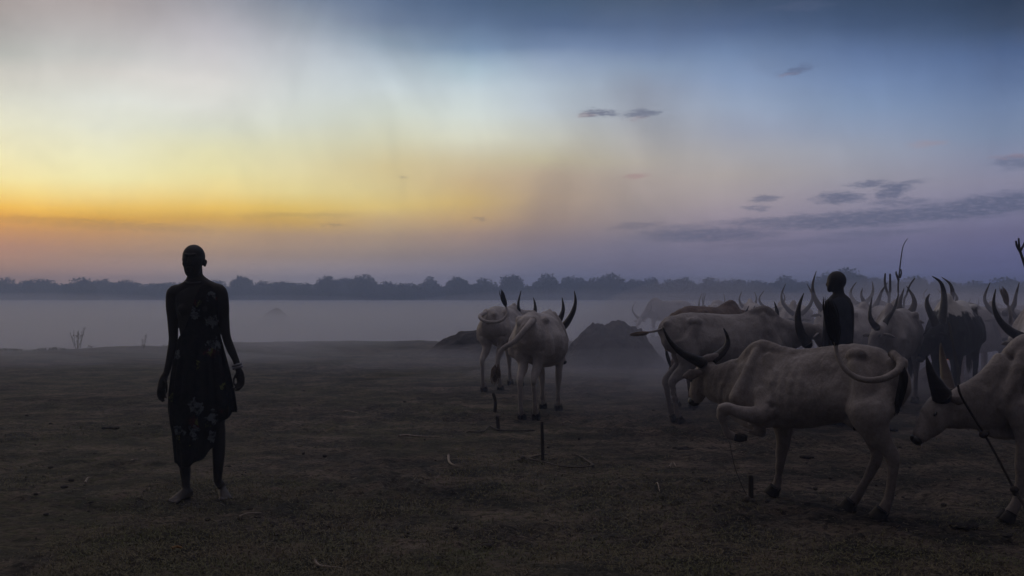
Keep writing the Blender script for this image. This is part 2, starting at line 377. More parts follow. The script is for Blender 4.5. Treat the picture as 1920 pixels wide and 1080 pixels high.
# ================================================================== ground
def build_ground():
    ys = [-300, -120, -50, -20, -8, -3, 0, 1.5]
    y = 2.6
    while y < 62: ys.append(y); y *= 1.0085
    while y < 4200: ys.append(y); y *= 1.10
    ys = np.array(ys); nu = 521
    u = np.linspace(-1, 1, nu)
    Y = np.repeat(ys[:, None], nu, 1); U = np.repeat(u[None, :], len(ys), 0)
    X1 = 0.60*np.maximum(np.abs(Y), 4.5)*1.1; X2 = 420+np.abs(Y)
    X = X1*U+X2*U**9
    Z = terrain(X, Y)
    near = 1-sstep(25, 60, Y)
    vis = np.clip(1.3-np.abs(U)*0.9, 0, 1)
    n1 = fbm(X, Y, 1.7, 4, 21); n2 = fbm(X, Y, 6.5, 4, 33); n3 = fbm(X, Y, 19.0, 3, 44)
    churn = sstep(0.42, 0.6, fbm(X, Y, 0.8, 3, 51))
    holes = -np.clip(0.36-vnoise(X*5.2, Y*4.1, 60), 0, 1)*0.10          # hoof prints
    Z = Z+near*vis*((n1-0.5)*0.06+(n2-0.5)*0.050*(0.45+0.75*churn)+(n3-0.5)*0.040*(0.4+churn)+holes*(0.35+0.65*churn))
    v = np.stack([X.ravel(), Y.ravel(), Z.ravel()], 1)
    ny = len(ys); idx = np.arange(ny*nu).reshape(ny, nu)
    f = np.stack([idx[:-1, :-1].ravel(), idx[:-1, 1:].ravel(), idx[1:, 1:].ravel(), idx[1:, :-1].ravel()], 1)
    me = bpy.data.meshes.new('ground'); me.vertices.add(len(v)); me.vertices.foreach_set('co', v.astype(np.float32).ravel())
    me.loops.add(f.size); me.loops.foreach_set('vertex_index', f.astype(np.int32).ravel())
    me.polygons.add(len(f)); me.polygons.foreach_set('loop_start', np.arange(0, f.size, 4, dtype=np.int32))
    me.polygons.foreach_set('loop_total', np.full(len(f), 4, np.int32)); me.update(calc_edges=True)
    me.polygons.foreach_set('use_smooth', [True]*len(f))
    m, N, b, c = material('trampled earth', (0.05, 0.045, 0.04), 0.95, spec=0.12); t = m.node_tree
    big = N.noise(c, 0.35, 5, 0.6); mid = N.noise(c, 2.3, 6, 0.65); fine = N.noise(N.mapping(c, scale=(1, 1.6, 1)), 14, 8, 0.72)
    out = N.mix(N.mr(mid, 0.42, 0.60), (0.056, 0.052, 0.043, 1), (0.170, 0.130, 0.104, 1))  # dust and dung tones; contrast raised to stand in for weak relief shading
    out = N.mix(N.mr(fine, 0.48, 0.58, 0, 0.9), out, (0.026, 0.019, 0.015, 1))
    out = N.mix(N.mr(N.noise(c, 33, 6, 0.75), 0.55, 0.68, 0, 0.85), out, (0.27, 0.22, 0.175, 1))
    sp = N.n('ShaderNodeSeparateXYZ'); t.links.new(c, sp.inputs[0])
    patch = N.mr(N.noise(N.mapping(c, scale=(.55, 1.0, 1)), 1.15, 6, 0.66), 0.36, 0.64, 0.52, 1.32); pv = N.n('ShaderNodeCombineColor'); [N.set(pv.inputs[i], patch) for i in range(3)]
    out = N.mix(1.0, out, pv.outputs[0], 'MULTIPLY')
    gmask = N.math('MULTIPLY', N.mr(N.math('ADD', big, N.math('MULTIPLY', mid, 0.3)), 0.56, 0.74), N.mr(sp.outputs[0], 2.2, -0.5, 0.3, 1.0))
    out = N.mix(N.math('MULTIPLY', gmask, N.mr(N.noise(c, 9, 5, 0.7), 0.38, 0.65, 0.0, 0.62)), out, (0.088, 0.092, 0.040, 1))
    N.set(b.inputs['Base Color'], out)
    bp = N.n('ShaderNodeBump'); bp.inputs['Strength'].default_value = 1.0; bp.inputs['Distance'].default_value = 0.07
    N.set(bp.inputs['Height'], N.math('ADD', N.math('MULTIPLY', N.noise(c, 9, 8, 0.68), 1.0), N.math('MULTIPLY', N.noise(c, 45, 4, 0.7), 0.22)))
    t.links.new(bp.outputs[0], b.inputs['Normal'])
    me.materials.append(m)
    o = link('ground', me); tag(o, None, None, kind='structure')
    return o
build_ground()

def quads_mesh(name, C, D1, D2, mat):
    """C centres, D1/D2 half vectors: many small leaf-like faces in one mesh"""
    n = len(C); v = np.empty((n, 4, 3), np.float32)
    v[:, 0] = C-D1; v[:, 1] = C+D2*0.8; v[:, 2] = C+D1; v[:, 3] = C-D2*0.8
    me = bpy.data.meshes.new(name); me.vertices.add(n*4); me.vertices.foreach_set('co', v.ravel())
    me.loops.add(n*4); me.loops.foreach_set('vertex_index', np.arange(n*4, dtype=np.int32))
    me.polygons.add(n); me.polygons.foreach_set('loop_start', np.arange(0, n*4, 4, dtype=np.int32))
    me.polygons.foreach_set('loop_total', np.full(n, 4, np.int32)); me.update(calc_edges=True)
    me.materials.append(mat); return me

def build_cover():
    rng = np.random.default_rng(7)
    M_G = material('short grass', (0.13, 0.13, 0.055), 0.8, (0.19, 0.15, 0.09), 1.5)[0]
    M_S = material('straw bits', (0.20, 0.165, 0.12), 0.8, (0.09, 0.07, 0.05), 3.0)[0]
    # density falls with distance so that the cover stays even to the eye
    def spots(n, ymin, ymax, pmask=None):
        y = 1/(1/ymax+rng.random(n)*(1/ymin-1/ymax)); x = (rng.random(n)*2-1)*y*0.56
        keep = np.ones(n, bool) if pmask is None else rng.random(n) < pmask(x, y)
        return x[keep], y[keep]
    gm = lambda x, y: sstep(0.36, 0.66, fbm(x, y, 0.9, 4, 77))*(0.35+0.65*sstep(2.2, -0.5, x)+0.5*sstep(6.5, 5.0, y))*sstep(15, 8, y)
    x, y = spots(170000, 4.8, 18, gm); n = len(x)
    h = (0.006+0.018*rng.random(n)**1.5); a = rng.random(n)*6.283; lean = 0.3+1.3*rng.random(n)
    D1 = np.stack([np.cos(a)*lean*h, np.sin(a)*lean*h, h*np.clip(1.1-0.6*lean, .12, 1)], 1); D2 = np.stack([-np.sin(a)*0.0022, np.cos(a)*0.0022, 0*a], 1)
    C = np.stack([x, y, terrain(x, y)+h*0.45+.008], 1)
    o = link('short_grass', quads_mesh('short_grass', C, D1, D2*(1+y/12)[:, None], M_G))
    tag(o, 'thin trampled olive grass over the near ground', 'grass', kind='stuff')
    x, y = spots(9000, 4.8, 26, lambda x, y: 0.25+0.75*sstep(0.42, 0.62, fbm(x, y, 0.7, 3, 99))); n = len(x)
    L = (0.008+0.030*rng.random(n)**2.5); a = rng.normal(0.0, 0.9, n)
    D1 = np.stack([np.cos(a)*L, np.sin(a)*L, (rng.random(n)-0.4)*L*0.35], 1); D2 = np.stack([-np.sin(a)*0.0028, np.cos(a)*0.0018, 0*a+0.0018], 1)
    C = np.stack([x, y, terrain(x, y)+0.016+0*a], 1)
    o = link('straw_litter', quads_mesh('straw_litter', C, D1, D2, M_S))
    tag(o, 'scattered pale straw and stalk bits on the dark earth', 'straw', kind='stuff')
    # clods of earth
    n = 500
    x, y = spots(n, 4.8, 24); mb = MB(); rr = random.Random(3)
    for xx, yy in zip(x, y):
        r = 0.006+0.018*rr.random()**3
        mb.ell((xx, yy, gz(xx, yy)+r*0.2), (r*(0.8+rr.random()*0.8), r*(0.8+rr.random()*0.8), r*(0.5+0.3*rr.random())), n=6, m=4)
    o = mb.obj('dirt_clods', material('clod earth', (.05, .041, .035), .95)[0]); tag(o, 'small dark clods of dirt strewn over the earth', 'dirt', kind='stuff')
build_cover()
#@@TREES
M_LEAF = material('far foliage', (0.030, 0.036, 0.022), 0.9, (0.055, 0.060, 0.036), 0.5)[0]
M_BARK = material('bark', (0.04, 0.033, 0.028), 0.95, (0.06, 0.05, 0.04), 3)[0]
def crown_mesh(name, w, h, seed, lobes=7, leaves=7000):
    """a broad dome of leaf faces: bumpy lobes over a wide skirt that reaches almost to the ground"""
    rng = np.random.default_rng(seed); Cs = []; L = []
    for i in range(lobes):
        a = 6.283*i/lobes+rng.random(); r = (0.25+0.40*rng.random())*w/2
        L.append((math.cos(a)*r, math.sin(a)*r, h*(0.50+0.22*rng.random()), w*(0.17+0.10*rng.random()), h*(0.20+0.07*rng.random())))
    L.append((0.05*w*(rng.random()-.5), 0, h*0.70, w*0.26, h*0.28)); L.append((0, 0, h*.42, w*.36, h*.36))
    for i in range(6):
        a = i*1.047+seed; L.append((math.cos(a)*w*0.30, math.sin(a)*w*0.30, h*0.26, w*0.25, h*0.27))
    tot = sum(l[3]*l[4] for l in L)
    for (x, y, z, rx, rz) in L:
        n = int(leaves*rx*rz/tot); d = rng.normal(size=(n, 3)); d /= np.linalg.norm(d, axis=1)[:, None]
        rad = (0.52+0.56*rng.random(n)**0.5+0.12*(rng.random(n)**6))[:, None]
        rad = rad*(0.60+0.76*fbm(d[:, 0]*2+9+x, d[:, 1]*2+d[:, 2]*2+9+y, 3.2, 3, seed))[:, None]
        Cs.append(np.array([x, y, z])+d*rad*np.array([rx, rx, rz]))
    C = np.concatenate(Cs); n = len(C); C[:, 2] = np.maximum(C[:, 2], 0.04*h)
    def rv():
        d = rng.normal(size=(n, 3)); return d/np.linalg.norm(d, axis=1)[:, None]
    s = (0.12+0.16*rng.random(n))[:, None]
    return quads_mesh(name, C, rv()*s, rv()*s, M_LEAF)
crowns = [crown_mesh('crown', 1*5.6, 6.6, s, lo) for s, lo in ((1, 5), (2, 7), (3, 9), (4, 6), (5, 8))]
def trunk_mesh():
    mb = MB(); mb.loft([((0, 0, -0.3), .22), ((0.05, 0, 1.2), .17), ((0.0, 0.05, 2.6), .12), ((0.15, 0, 3.8), .06)], n=8)
    for a in (0.4, 2.3, 4.4):
        mb.loft([((0, 0, 1.7), .1), ((math.cos(a)*0.8, math.sin(a)*0.8, 2.9), .06), ((math.cos(a)*1.3, math.sin(a)*1.3, 3.9), .03)], n=6)
    return mb.mesh('trunk', M_BARK)
trunkm = trunk_mesh()
TREES = [(10,527,52),(72,529,58),(113,537,30),(150,527,50),(192,528,46),(235,531,52),(285,537,50),(318,534,46),(352,533,50),(400,531,44),(453,522,38),(492,533,52),(532,533,56),(572,536,40),
 (612,523,40),(645,527,36),(683,521,44),(728,533,44),(765,535,44),(805,525,36),(832,542,22),(858,524,42),(905,528,52),(960,521,40),(990,540,22),(1027,520,48),(1072,524,42),(1118,527,46),(1145,519,52),(1190,528,40),(1222,526,36),
 (1258,530,38),(1282,525,40),(1330,527,52),(1378,529,44),(1418,530,46),(1470,523,52),(1515,533,42),(1560,516,52),(1592,509,56),(1632,526,50),(1680,531,44),(1715,524,50),(1768,531,56),(1825,532,60),(1880,526,60),(1925,532,54)]
ORD = 'first second third fourth fifth sixth seventh eighth ninth tenth eleventh twelfth thirteenth fourteenth fifteenth sixteenth seventeenth eighteenth nineteenth twentieth'.split()
ORD += ['twenty-'+o for o in ORD[:9]]+['thirtieth']+['thirty-'+o for o in ORD[:9]]+['fortieth']+['forty-'+o for o in ORD[:9]]+['fiftieth']
def tree_label(i, x, y, w):
    look = 'tall broad' if y < 523 and w > 42 else 'tall narrow' if y < 526 else 'rounded mid-height' if y < 531 else 'low spreading' if w > 40 else 'small low'
    if i == 0: return look+' tree cut by the left edge, in the misty far row'
    if i == 8: return look+' tree in the far row right behind the standing person’s neck'
    if i == 38: return look+' tree in the far row rising right behind the robed man’s head'
    return '%s tree, %s from the left in the misty far row' % (look, ORD[i])
rnd = random.Random(5)
for i, (x, ytop, w) in enumerate(TREES):
    D = 232+rnd.random()*26; g = -1.35; ytop -= 4.0; X = (x-960)/FPX*D
    ht = CAMH+(HOR-ytop)/FPX*D-g; wd = w/FPX*D*1.34
    r = root('tree', (X, D, g), tree_label(i, x, ytop, w), 'tree', 'trees in the far row beyond the mist')
    c = link('crown', crowns[(i*3+i//5) % 5], r); c.scale = (wd/5.6, wd/5.6, ht/6.6*1.04); c.rotation_euler = (0, 0, rnd.random()*6.28)
    t = link('trunk', trunkm, r); t.scale = (1, 1, ht/7.0)
def far_wood():
    rng = np.random.default_rng(12); n = 60000
    x = (rng.random(n)*2-1)*175; y = 262+rng.random(n)*30
    top = 4.4+2.8*fbm(x, x*0+1, 0.16, 5, 3)
    z = -1.35+top*(1-(1-rng.random(n))**1.6)
    C = np.stack([x, y, z], 1)
    def rv():
        d = rng.normal(size=(n, 3)); return d/np.linalg.norm(d, axis=1)[:, None]*(0.16+0.22*rng.random(n))[:, None]
    o = link('far_woodland', quads_mesh('far_woodland', C, rv(), rv(), M_LEAF))
    tag(o, 'low continuous scrub and wood behind the far row of trees', 'woodland', kind='stuff')
far_wood()

# ================================================================== mounds
def heap(px, ybase, D, wpx, ytop, label, seed, flat=0.5, skew=0.0, depth=0.7):
    X = (px-960)/FPX*D; hw = wpx/2/FPX*D; g = gz(X, D); H = CAMH-(ytop-HOR)/FPX*D-g
    n = 100; v = []; f = []
    xs = np.linspace(-1.25, 1.25, n); A, B = np.meshgrid(xs, xs)
    r = np.sqrt((A-skew*0.0)**2+B**2)
    prof = 1-sstep(flat, 1.12, r+0.16*(fbm(A+5, B+5, 2.1, 3, seed)-0.5))
    prof = prof*0.55+0.45*np.clip(1-r/1.1, 0, 1)/np.maximum(1-flat*0.35, .1)
    prof = np.clip(prof, 0, 1.02)
    Z = prof*H*(1+skew*A*0.4)+(fbm(A+9, B+9, 4.5, 4, seed+1)-0.5)*0.34*H*np.clip(prof*3, 0, 1)+np.abs(fbm(A+3, B+3, 11, 3, seed+2)-0.5)*0.11*H*np.clip(prof*3, 0, 1)-0.05
    V = np.stack([A.ravel()*hw, B.ravel()*hw*depth, Z.ravel()], 1)
    idx = np.arange(n*n).reshape(n, n)
    F = np.stack([idx[:-1, :-1].ravel(), idx[:-1, 1:].ravel(), idx[1:, 1:].ravel(), idx[1:, :-1].ravel()], 1)
    o = link('ash_heap', newmesh('ash_heap', V.tolist(), F.tolist(), M_ASH), None, (X, D, g)); tag(o, label, 'heap', 'heaps of ash and dung')
    return o
heap(1148, 690, 21.5, 200, 602, 'big dark heap of ash and dung between the rear-view cow and the herd', 4, 0.42, -0.08)
heap(905, 655, 25.5, 250, 612, 'low dark heap of ash sloping up behind the left rear-view cow', 9, 0.12, 0.15)
heap(516, 600, 90, 70, 579, 'small faint heap far off in the mist right of the woman', 14, 0.3)

#@@COWS
class Frame:
    def __init__(s, X, Y, heading, scale):
        s.a = R(heading); s.s = scale; s.o = Vector((X, Y, gz(X, Y)))
        s.f = Vector((math.cos(s.a), math.sin(s.a), 0)); s.l = Vector((-math.sin(s.a), math.cos(s.a), 0)); s.u = Vector((0, 0, 1))
    def __call__(s, x, y, z): return s.o+(s.f*x+s.l*y+s.u*z)*s.s
def anatomy(F, seed=0, k=1.0, sx=1.0):
    """hollows, ribs and folds of a lean animal, in its own frame (x forward, z up)"""
    f = np.array(F.f); l = np.array(F.l); o = np.array(F.o)
    def d(p, n):
        q = (p-o)/F.s; x = q@f*sx; y = q@l; z = q[:, 2]; side = np.clip(np.abs(n@l)*1.3, 0, 1)
        g = lambda cx, cz, rx, rz: np.exp(-((x-cx)/rx)**2-((z-cz)/rz)**2)
        trunk = sstep(.60, .72, z)*sstep(.78, .70, np.abs(x))
        r = np.zeros(len(p))
        r -= .030*g(-.17, 1.06, .13, .10)*side+.008*g(-.50, 1.02, .12, .09)*side           # flank and rump hollows
        r -= .020*g(.32, .98, .05, .20)*side+.016*g(.66, 1.06, .05, .15)*side               # behind and before the shoulder
        r += .012*g(.58, .84, .07, .07)*side+.012*g(-.40, .78, .10, .10)*side
        rib = np.sin(x*2*np.pi/.078+(z-.9)*3.5)*sstep(-.14, .0, x)*sstep(.40, .24, x)*sstep(.62, .75, z)*sstep(1.16, 1.02, z)
        r += .0018*rib*side*(.4+1.2*fbm(x+5, z+y+5, 4, 2, seed))
        r += .014*(fbm(x*1.0+y*.7+40+seed, z+x*.3+7, 6.5, 3, 3+seed)-.5)*trunk
        neck = sstep(.55, .68, x)*sstep(.55, .7, z)
        fold = np.sin((x*.85+z*.45)*2*np.pi/.085+11*fbm(x+9, z+3+y, 3.2, 3, seed))
        r += .0020*fold*neck*sstep(.95, .80, x)*side
        r += .006*(fbm(x+y+60, z+30, 17, 2, 9+seed)-.5)
        return r*F.s*k
    return d
def add_hoof(mb_pts, toe, r0, org, rt):
    """cloven hoof at point with toe direction"""
    p = Vector(mb_pts); t = Vector(toe); t.z = 0; t.normalize(); sd = Vector((-t.y, t.x, 0)); k = r0
    mb = MB()
    for s_ in (-1, 1):
        c = p+sd*(s_*k*0.42)
        mb.loft([(c+Vector((0, 0, k*1.2))-t*k*0.25, k*.48, k*.62), (c+Vector((0, 0, k*.6))+t*k*0.1, k*.54, k*.8), (c+Vector((0, 0, k*.12))+t*k*0.35, k*.56, k*.95)], side=sd, n=10, sub=2, cap=0.12)
    mb.obj('hoof', M_HOOF, rt, org)
def add_horn(pts, rt, org, mat=None, r=0.045, nm='horn'):
    n = len(pts); q = []
    for i, p in enumerate(pts):
        t = i/(n-1); q.append((p, max(r*(1-t)**0.75*(1.0-0.10*t), 0.005)))
    MB().loft(q, n=12, sub=6, cap=1.0).obj(nm, mat or M_HORN, rt, org)
def add_tail(pts, rt, org, mat, tuft=M_TUFT, r0=0.028, r1=0.013, tl=0.34, tr=0.035, seed=1, droop=0.0):
    n = len(pts); q = [(p, r0+(r1-r0)*i/(n-1)) for i, p in enumerate(pts)]
    t = MB().loft(q, n=10, sub=6).obj('tail', mat, rt, org)
    d = (pts[-1]-pts[-2]).normalized(); e = pts[-1]; rr = random.Random(seed); mb = MB()
    S = d.orthogonal().normalized(); U = d.cross(S)
    for k in range(90):
        a = rr.random()*6.283; w = tr*rr.random()**0.6; off = S*math.cos(a)*w+U*math.sin(a)*w
        L = tl*(0.55+0.5*rr.random()); st = e-d*(tl*0.28*rr.random())
        mb.loft([(st+off*0.15, .0045), (st+d*L*0.4+off, .005), (st+d*L*0.75+off*1.1+Vector((0, 0, -droop*L)), .0038), (st+d*L+off*0.7+Vector((0, 0, -2*droop*L)), .0012)], n=5, sub=2)
    mb.obj('tail_tuft', tuft, t, org)
def leg(mb, pts, side):
    mb.loft(pts, side=side, n=12, sub=4, cap=0.4)
def ear(base, tip, upv, rt, org, mat, w=0.05):
    base = Vector(base); tip = Vector(tip); d = (tip-base); L = d.length; d.normalize(); S = Vector(upv); S = (S-d*S.dot(d)).normalized()
    mb = MB(); mb.loft([(base, .016, .020), (base+d*L*.3, w*.8, .014), (base+d*L*.6, w, .012), (base+d*L*.88, w*.5, .009), (tip, .006, .006)], side=S, n=10, sub=3)
    mb.obj('ear', mat, rt, org)

def cow(label, X, Y, heading, scale=1.0, mat=H_PALE, poll=(1.02, 0, 1.20), muz=(1.30, 0, 0.86), horns=None, horn_len=0.55, spread=0.30, lean=0.15, hcurl=0.5, hr=0.045, hmat=None,
        tail=None, tailkw=None, step=0.0, voxel=0.019, hump=1.0, group='white long-horned cattle of the herd', fat=1.0, ears=True, narrow=1.0):
    F = Frame(X, Y, heading, scale); s = scale; org = F.o
    rt = root('cow', org, label, 'cow', group)
    S = F.l; mb = MB()
    T = [(-.70, 1.04, .07, .09), (-.64, 1.03, .13, .17), (-.52, .99, .195, .235), (-.36, .965, .215, .265), (-.12, .92, .235*fat, .295), (.12, .885, .25*fat, .325), (.34, .88, .225, .345), (.52, .91, .175, .325), (.66, .95, .12, .25), (.74, .97, .07, .15)]
    mb.loft([(F(a, 0, z), w*s, h*s, 0.24) for a, z, w, h in T], side=S, n=22, sub=4)
    # hip bones, spine, shoulder blades, hump, brisket
    for q in (-1, 1):
        mb.ell(F(-.35, q*.150, 1.125), (.085*s, .055*s, .060*s), (F.f, F.l, F.u))
        mb.ell(F(-.64, q*.075, 1.10), (.06*s, .04*s, .05*s), (F.f, F.l, F.u))
        mb.loft([(F(.44, q*.055, 1.20), .035*s), (F(.50, q*.13, 1.02), .055*s), (F(.58, q*.155, .85), .065*s)], n=10)
        mb.loft([(F(-.34, q*.15, 1.08), .06*s), (F(-.42, q*.16, .90), .11*s), (F(-.40, q*.17, .74), .10*s)], n=10)
    mb.loft([(F(.22, 0, 1.17), .035*s, .045*s), (F(.38, 0, 1.205+.02*hump), .05*s*hump, .07*s*hump), (F(.50, 0, 1.215+.02*hump), .05*s*hump, .075*s*hump), (F(.64, 0, 1.12), .04*s, .06*s)], side=S, n=12)
    P0 = F(*poll); M0 = F(*muz)
    n0 = F(.56, 0, 1.02); n1 = n0.lerp(P0, 0.45)+Vector((0, 0, -.03*s)); 
    mb.loft([(n0, .11*s, .19*s), (n1, .075*s, .135*s), (n0.lerp(P0, .8)+Vector((0, 0, -.03*s)), .065*s, .10*s), (P0+Vector((0, 0, -.05*s)), .06*s, .075*s)], side=S, n=14)
    # dewlap
    mb.loft([(F(.66, 0, .74), .028*s, .07*s), (n1+Vector((0, 0, -.15*s)), .02*s, .06*s), (n0.lerp(P0, .85)+Vector((0, 0, -.12*s)), .02*s, .03*s)], side=S, n=10)
    hd = (M0-P0); hl = hd.length; hd.normalize()
    hs = Vector((-hd.y, hd.x, 0))
    if hs.length < 0.3: hs = Vector(F.l)
    hs.normalize(); hu = hs.cross(hd).normalized()
    if hu.dot((P0-M0)+Vector((0,0,1))) < 0 and hu.z < 0: hu = -hu
    mb.loft([(P0-hd*.02*s, .062*s, .055*s), (P0+hd*.10*hl, .082*s, .075*s), (P0+hd*.34*hl-hu*.008*s, .088*s, .092*s), (P0+hd*.58*hl-hu*.012*s, .062*s, .078*s), (P0+hd*.82*hl-hu*.01*s, .050*s, .056*s), (M0-hd*.01*s-hu*.008*s, .052*s, .046*s)], side=hs, n=14)
    # legs
    st = step
    fl = ((1, .07*st), (-1, -.10*st)); hlp = ((1, -.09*st), (-1, .10*st))
    feet = []
    for q, dx_ in fl:
        leg(mb, [(F(.52, q*.12, .86), .085*s, .13*s), (F(.50, q*.13, .68), .062*s, .085*s), (F(.50+dx_*.5, q*.12, .52), .046*s, .056*s), (F(.51+dx_*.8, q*.115, .385), .042*s, .046*s), (F(.505+dx_*.9, q*.11, .25), .027*s, .030*s), (F(.505+dx_, q*.11, .13), .032*s, .034*s), (F(.53+dx_, q*.11, .06), .036*s, .038*s)], S)
        feet.append(F(.535+dx_, q*.11, 0))
    for q, dx_ in hlp:
        leg(mb, [(F(-.46, q*.12*(.5+.5*narrow), .92), .12*s, .17*s), (F(-.42, q*.145*(.4+.6*narrow), .74), .085*s, .135*s), (F(-.46, q*.14*narrow, .60), .055*s, .085*s), (F(-.60+dx_*.6, q*.125*narrow, .47), .038*s, .052*s), (F(-.60+dx_*.8, q*.12*narrow, .36), .030*s, .036*s), (F(-.575+dx_, q*.12*narrow, .22), .028*s, .030*s), (F(-.56+dx_, q*.12*narrow, .13), .033*s, .035*s), (F(-.53+dx_, q*.12*narrow, .06), .037*s, .040*s)], S)
        feet.append(F(-.525+dx_, q*.12*narrow, 0))
    mb.obj('body', mat, rt, org, voxel=voxel, smooth=3, disp=anatomy(F, int(abs(X)*10) % 17))
    for f_ in feet:
        f_.z = F.o.z; add_hoof(f_, F.f, .055*s, org, rt)
    MB().ell(M0+hd*.012*s-hu*.006*s, (.030*s, .048*s, .040*s), (hd, hs, hu)).obj('muzzle', M_NOSE, rt, org)
    # horns
    if horns:
        for h_ in horns: add_horn(h_, rt, org, hmat, hr)
    else:
        up = Vector((0, 0, 1))*0.8-hd*0.35; up.normalize()
        for q in (-1, 1):
            b = P0+hs*(q*.055*s)+up*(.02*s); L = horn_len*s; o_ = hs*q
            add_horn([b, b+o_*(L*spread*.55)+up*(L*.14), b+o_*(L*spread*1.15)+up*(L*.42), b+o_*(L*spread*(1.35-hcurl*.15))+up*(L*.74), b+o_*(L*spread*(1.35-hcurl))+up*(L*1.0)-hd*(L*lean)], rt, org, hmat, hr*s)
    if ears:
        for q in (-1, 1):
            b = P0+hs*(q*.075*s)+hd*(.07*s)-hu*.01*s; ear(b, b+hs*(q*.16*s)-Vector((0, 0, .03*s)), hd*0.6+Vector((0, 0, .8)), rt, org, mat, .038*s)
        for q in (-1, 1):
            MB().ell(P0+hd*.34*hl+hs*(q*.078*s)+hu*.045*s, (.018*s, .012*s, .010*s), (hd, hs, hu), n=10, m=6).obj('eye', M_EYE, rt, org)
    if tail is None:
        tail = [F(-.68, 0, 1.14), F(-.76, 0, 1.06), F(-.78, 0, .85), F(-.76, .02, .60)]
    add_tail(tail, rt, org, mat, **(tailkw or {}))
    return rt

def XY(px, D): return (px-960)/FPX*D, D

# ---- foreground cow with one foreleg lifted
def hero_A():
    org = Vector((Q(1560, 900, 7.05).x, 7.05, 0.0)); org.z = gz(org.x, org.y)
    rt = root('cow', org, 'pale humped cow in the foreground lifting one foreleg, tail curled over its flank', 'cow', 'white long-horned cattle of the herd')
    mb = MB(); fwd = (Q(1395, 730, 7.5)-Q(1690, 730, 6.75)); fwd.z = 0; fwd.normalize(); S = Vector((-fwd.y, fwd.x, 0)); U = Vector((0, 0, 1))
    T = [(1694, 700, 6.74, .06, .09), (1682, 706, 6.76, .11, .16), (1660, 712, 6.82, .165, .225), (1612, 716, 6.95, .20, .275), (1560, 722, 7.07, .225, .27), (1505, 732, 7.20, .235, .275), (1455, 730, 7.33, .205, .285), (1420, 728, 7.42, .165, .275), (1392, 730, 7.50, .115, .22), (1376, 734, 7.55, .07, .15)]
    mb.loft([(Q(x, y, d), w, h, .22) for x, y, d, w, h in T], side=S, n=24, sub=4)
    mb.loft([(Q(1600, 655, 6.98), .045, .05), (Q(1530, 663, 7.13), .04, .045), (Q(1470, 668, 7.28), .045, .05)], side=S, n=10)     # spine
    near = -S if (-S).y < 0 else S
    for q in (-1, 1):
        k = near*(q)
        mb.ell(Q(1620, 662, 6.94)+k*.140, (.075, .05, .045), (fwd, S, U)); mb.ell(Q(1683, 682, 6.77)+k*.07, (.05, .04, .05), (fwd, S, U))
        mb.loft([(Q(1425, 658, 7.41)+k*.05, .035), (Q(1418, 700, 7.43)+k*.13, .055), (Q(1400, 748, 7.47)+k*.15, .07)], n=10)       # shoulder blade
        mb.loft([(Q(1448, 665, 7.35)+k*.07, .03), (Q(1462, 715, 7.31)+k*.165, .05), (Q(1452, 765, 7.33)+k*.15, .06)], n=10)
        mb.loft([(Q(1618, 676, 6.94)+k*.15, .05), (Q(1640, 725, 6.88)+k*.15, .11), (Q(1632, 775, 6.88)+k*.14, .11)], n=10)
    mb.loft([(Q(1500, 668, 7.24), .04, .05), (Q(1462, 660, 7.31), .045, .05), (Q(1440, 653, 7.37), .050, .058), (Q(1423, 653, 7.41), .050, .062), (Q(1405, 668, 7.46), .045, .06), (Q(1388, 690, 7.5), .045, .06)], side=S, n=14)  # hump
    # neck, reaching forward and low
    hsd = Vector((0.55, 0.83, 0))
    mb.loft([(Q(1405, 722, 7.46), .12, .22), (Q(1378, 720, 7.56), .095, .19), (Q(1352, 718, 7.66), .075, .155), (Q(1332, 712, 7.74), .07, .115)], side=S, n=16)
    mb.loft([(Q(1420, 795, 7.40), .035, .05), (Q(1395, 786, 7.5), .03, .06), (Q(1370, 770, 7.58), .025, .05), (Q(1350, 758, 7.66), .02, .035)], side=S, n=10)   # dewlap
    mb.loft([(Q(1418, 800, 7.38), .03, .05), (Q(1405, 803, 7.42), .05, .04), (Q(1432, 812, 7.35), .04, .035)], side=S, n=10)
    P0 = Q(1327, 686, 7.76); M0 = Q(1303, 750, 7.90); hd = (M0-P0); hl = hd.length; hd.normalize(); hs = Vector((0.86, 0.5, 0)); hs = (hs-hd*hs.dot(hd)).normalized(); hu = hs.cross(hd).normalized()
    if hu.x > 0: hu = -hu
    mb.loft([(P0-hd*.01, .075, .065), (P0+hd*.09, .085, .085), (P0+hd*.17, .082, .098), (P0+hd*.25, .060, .080), (P0+hd*.32, .048, .058), (M0, .050, .048)], side=hs, n=16)
    mb.loft([(P0+hd*.16-hu*.06, .05, .05), (Q(1340, 742, 7.72), .05, .06), (Q(1352, 735, 7.66), .05, .08)], side=hs, n=12)   # jaw and throat
    # near foreleg, lifted and folded
    leg(mb, [(Q(1440, 735, 7.24), .10, .12), (Q(1438, 762, 7.17), .08, .095), (Q(1422, 779, 7.14), .060, .070), (Q(1392, 774, 7.14), .046, .052), (Q(1366, 766, 7.15), .042, .044), (Q(1355, 767, 7.16), .043, .043), (Q(1353, 778, 7.17), .036, .038), (Q(1357, 794, 7.18), .026, .028), (Q(1361, 806, 7.19), .028, .029), (Q(1367, 815, 7.19), .034, .033), (Q(1379, 819, 7.19), .033, .030), (Q(1385, 820, 7.19), .032, .028)], S)
    mb.ell(Q(1440, 790, 7.22), (.07, .05, .05))
    # far foreleg carrying weight
    leg(mb, [(Q(1462, 765, 7.47), .09, .12), (Q(1469, 800, 7.5), .07, .085), (Q(1469, 826, 7.5), .05, .058), (Q(1465, 850, 7.5), .042, .046), (Q(1463, 868, 7.5), .034, .037), (Q(1460, 888, 7.5), .028, .03), (Q(1457, 905, 7.5), .034, .036), (Q(1452, 918, 7.49), .038, .04)], S)
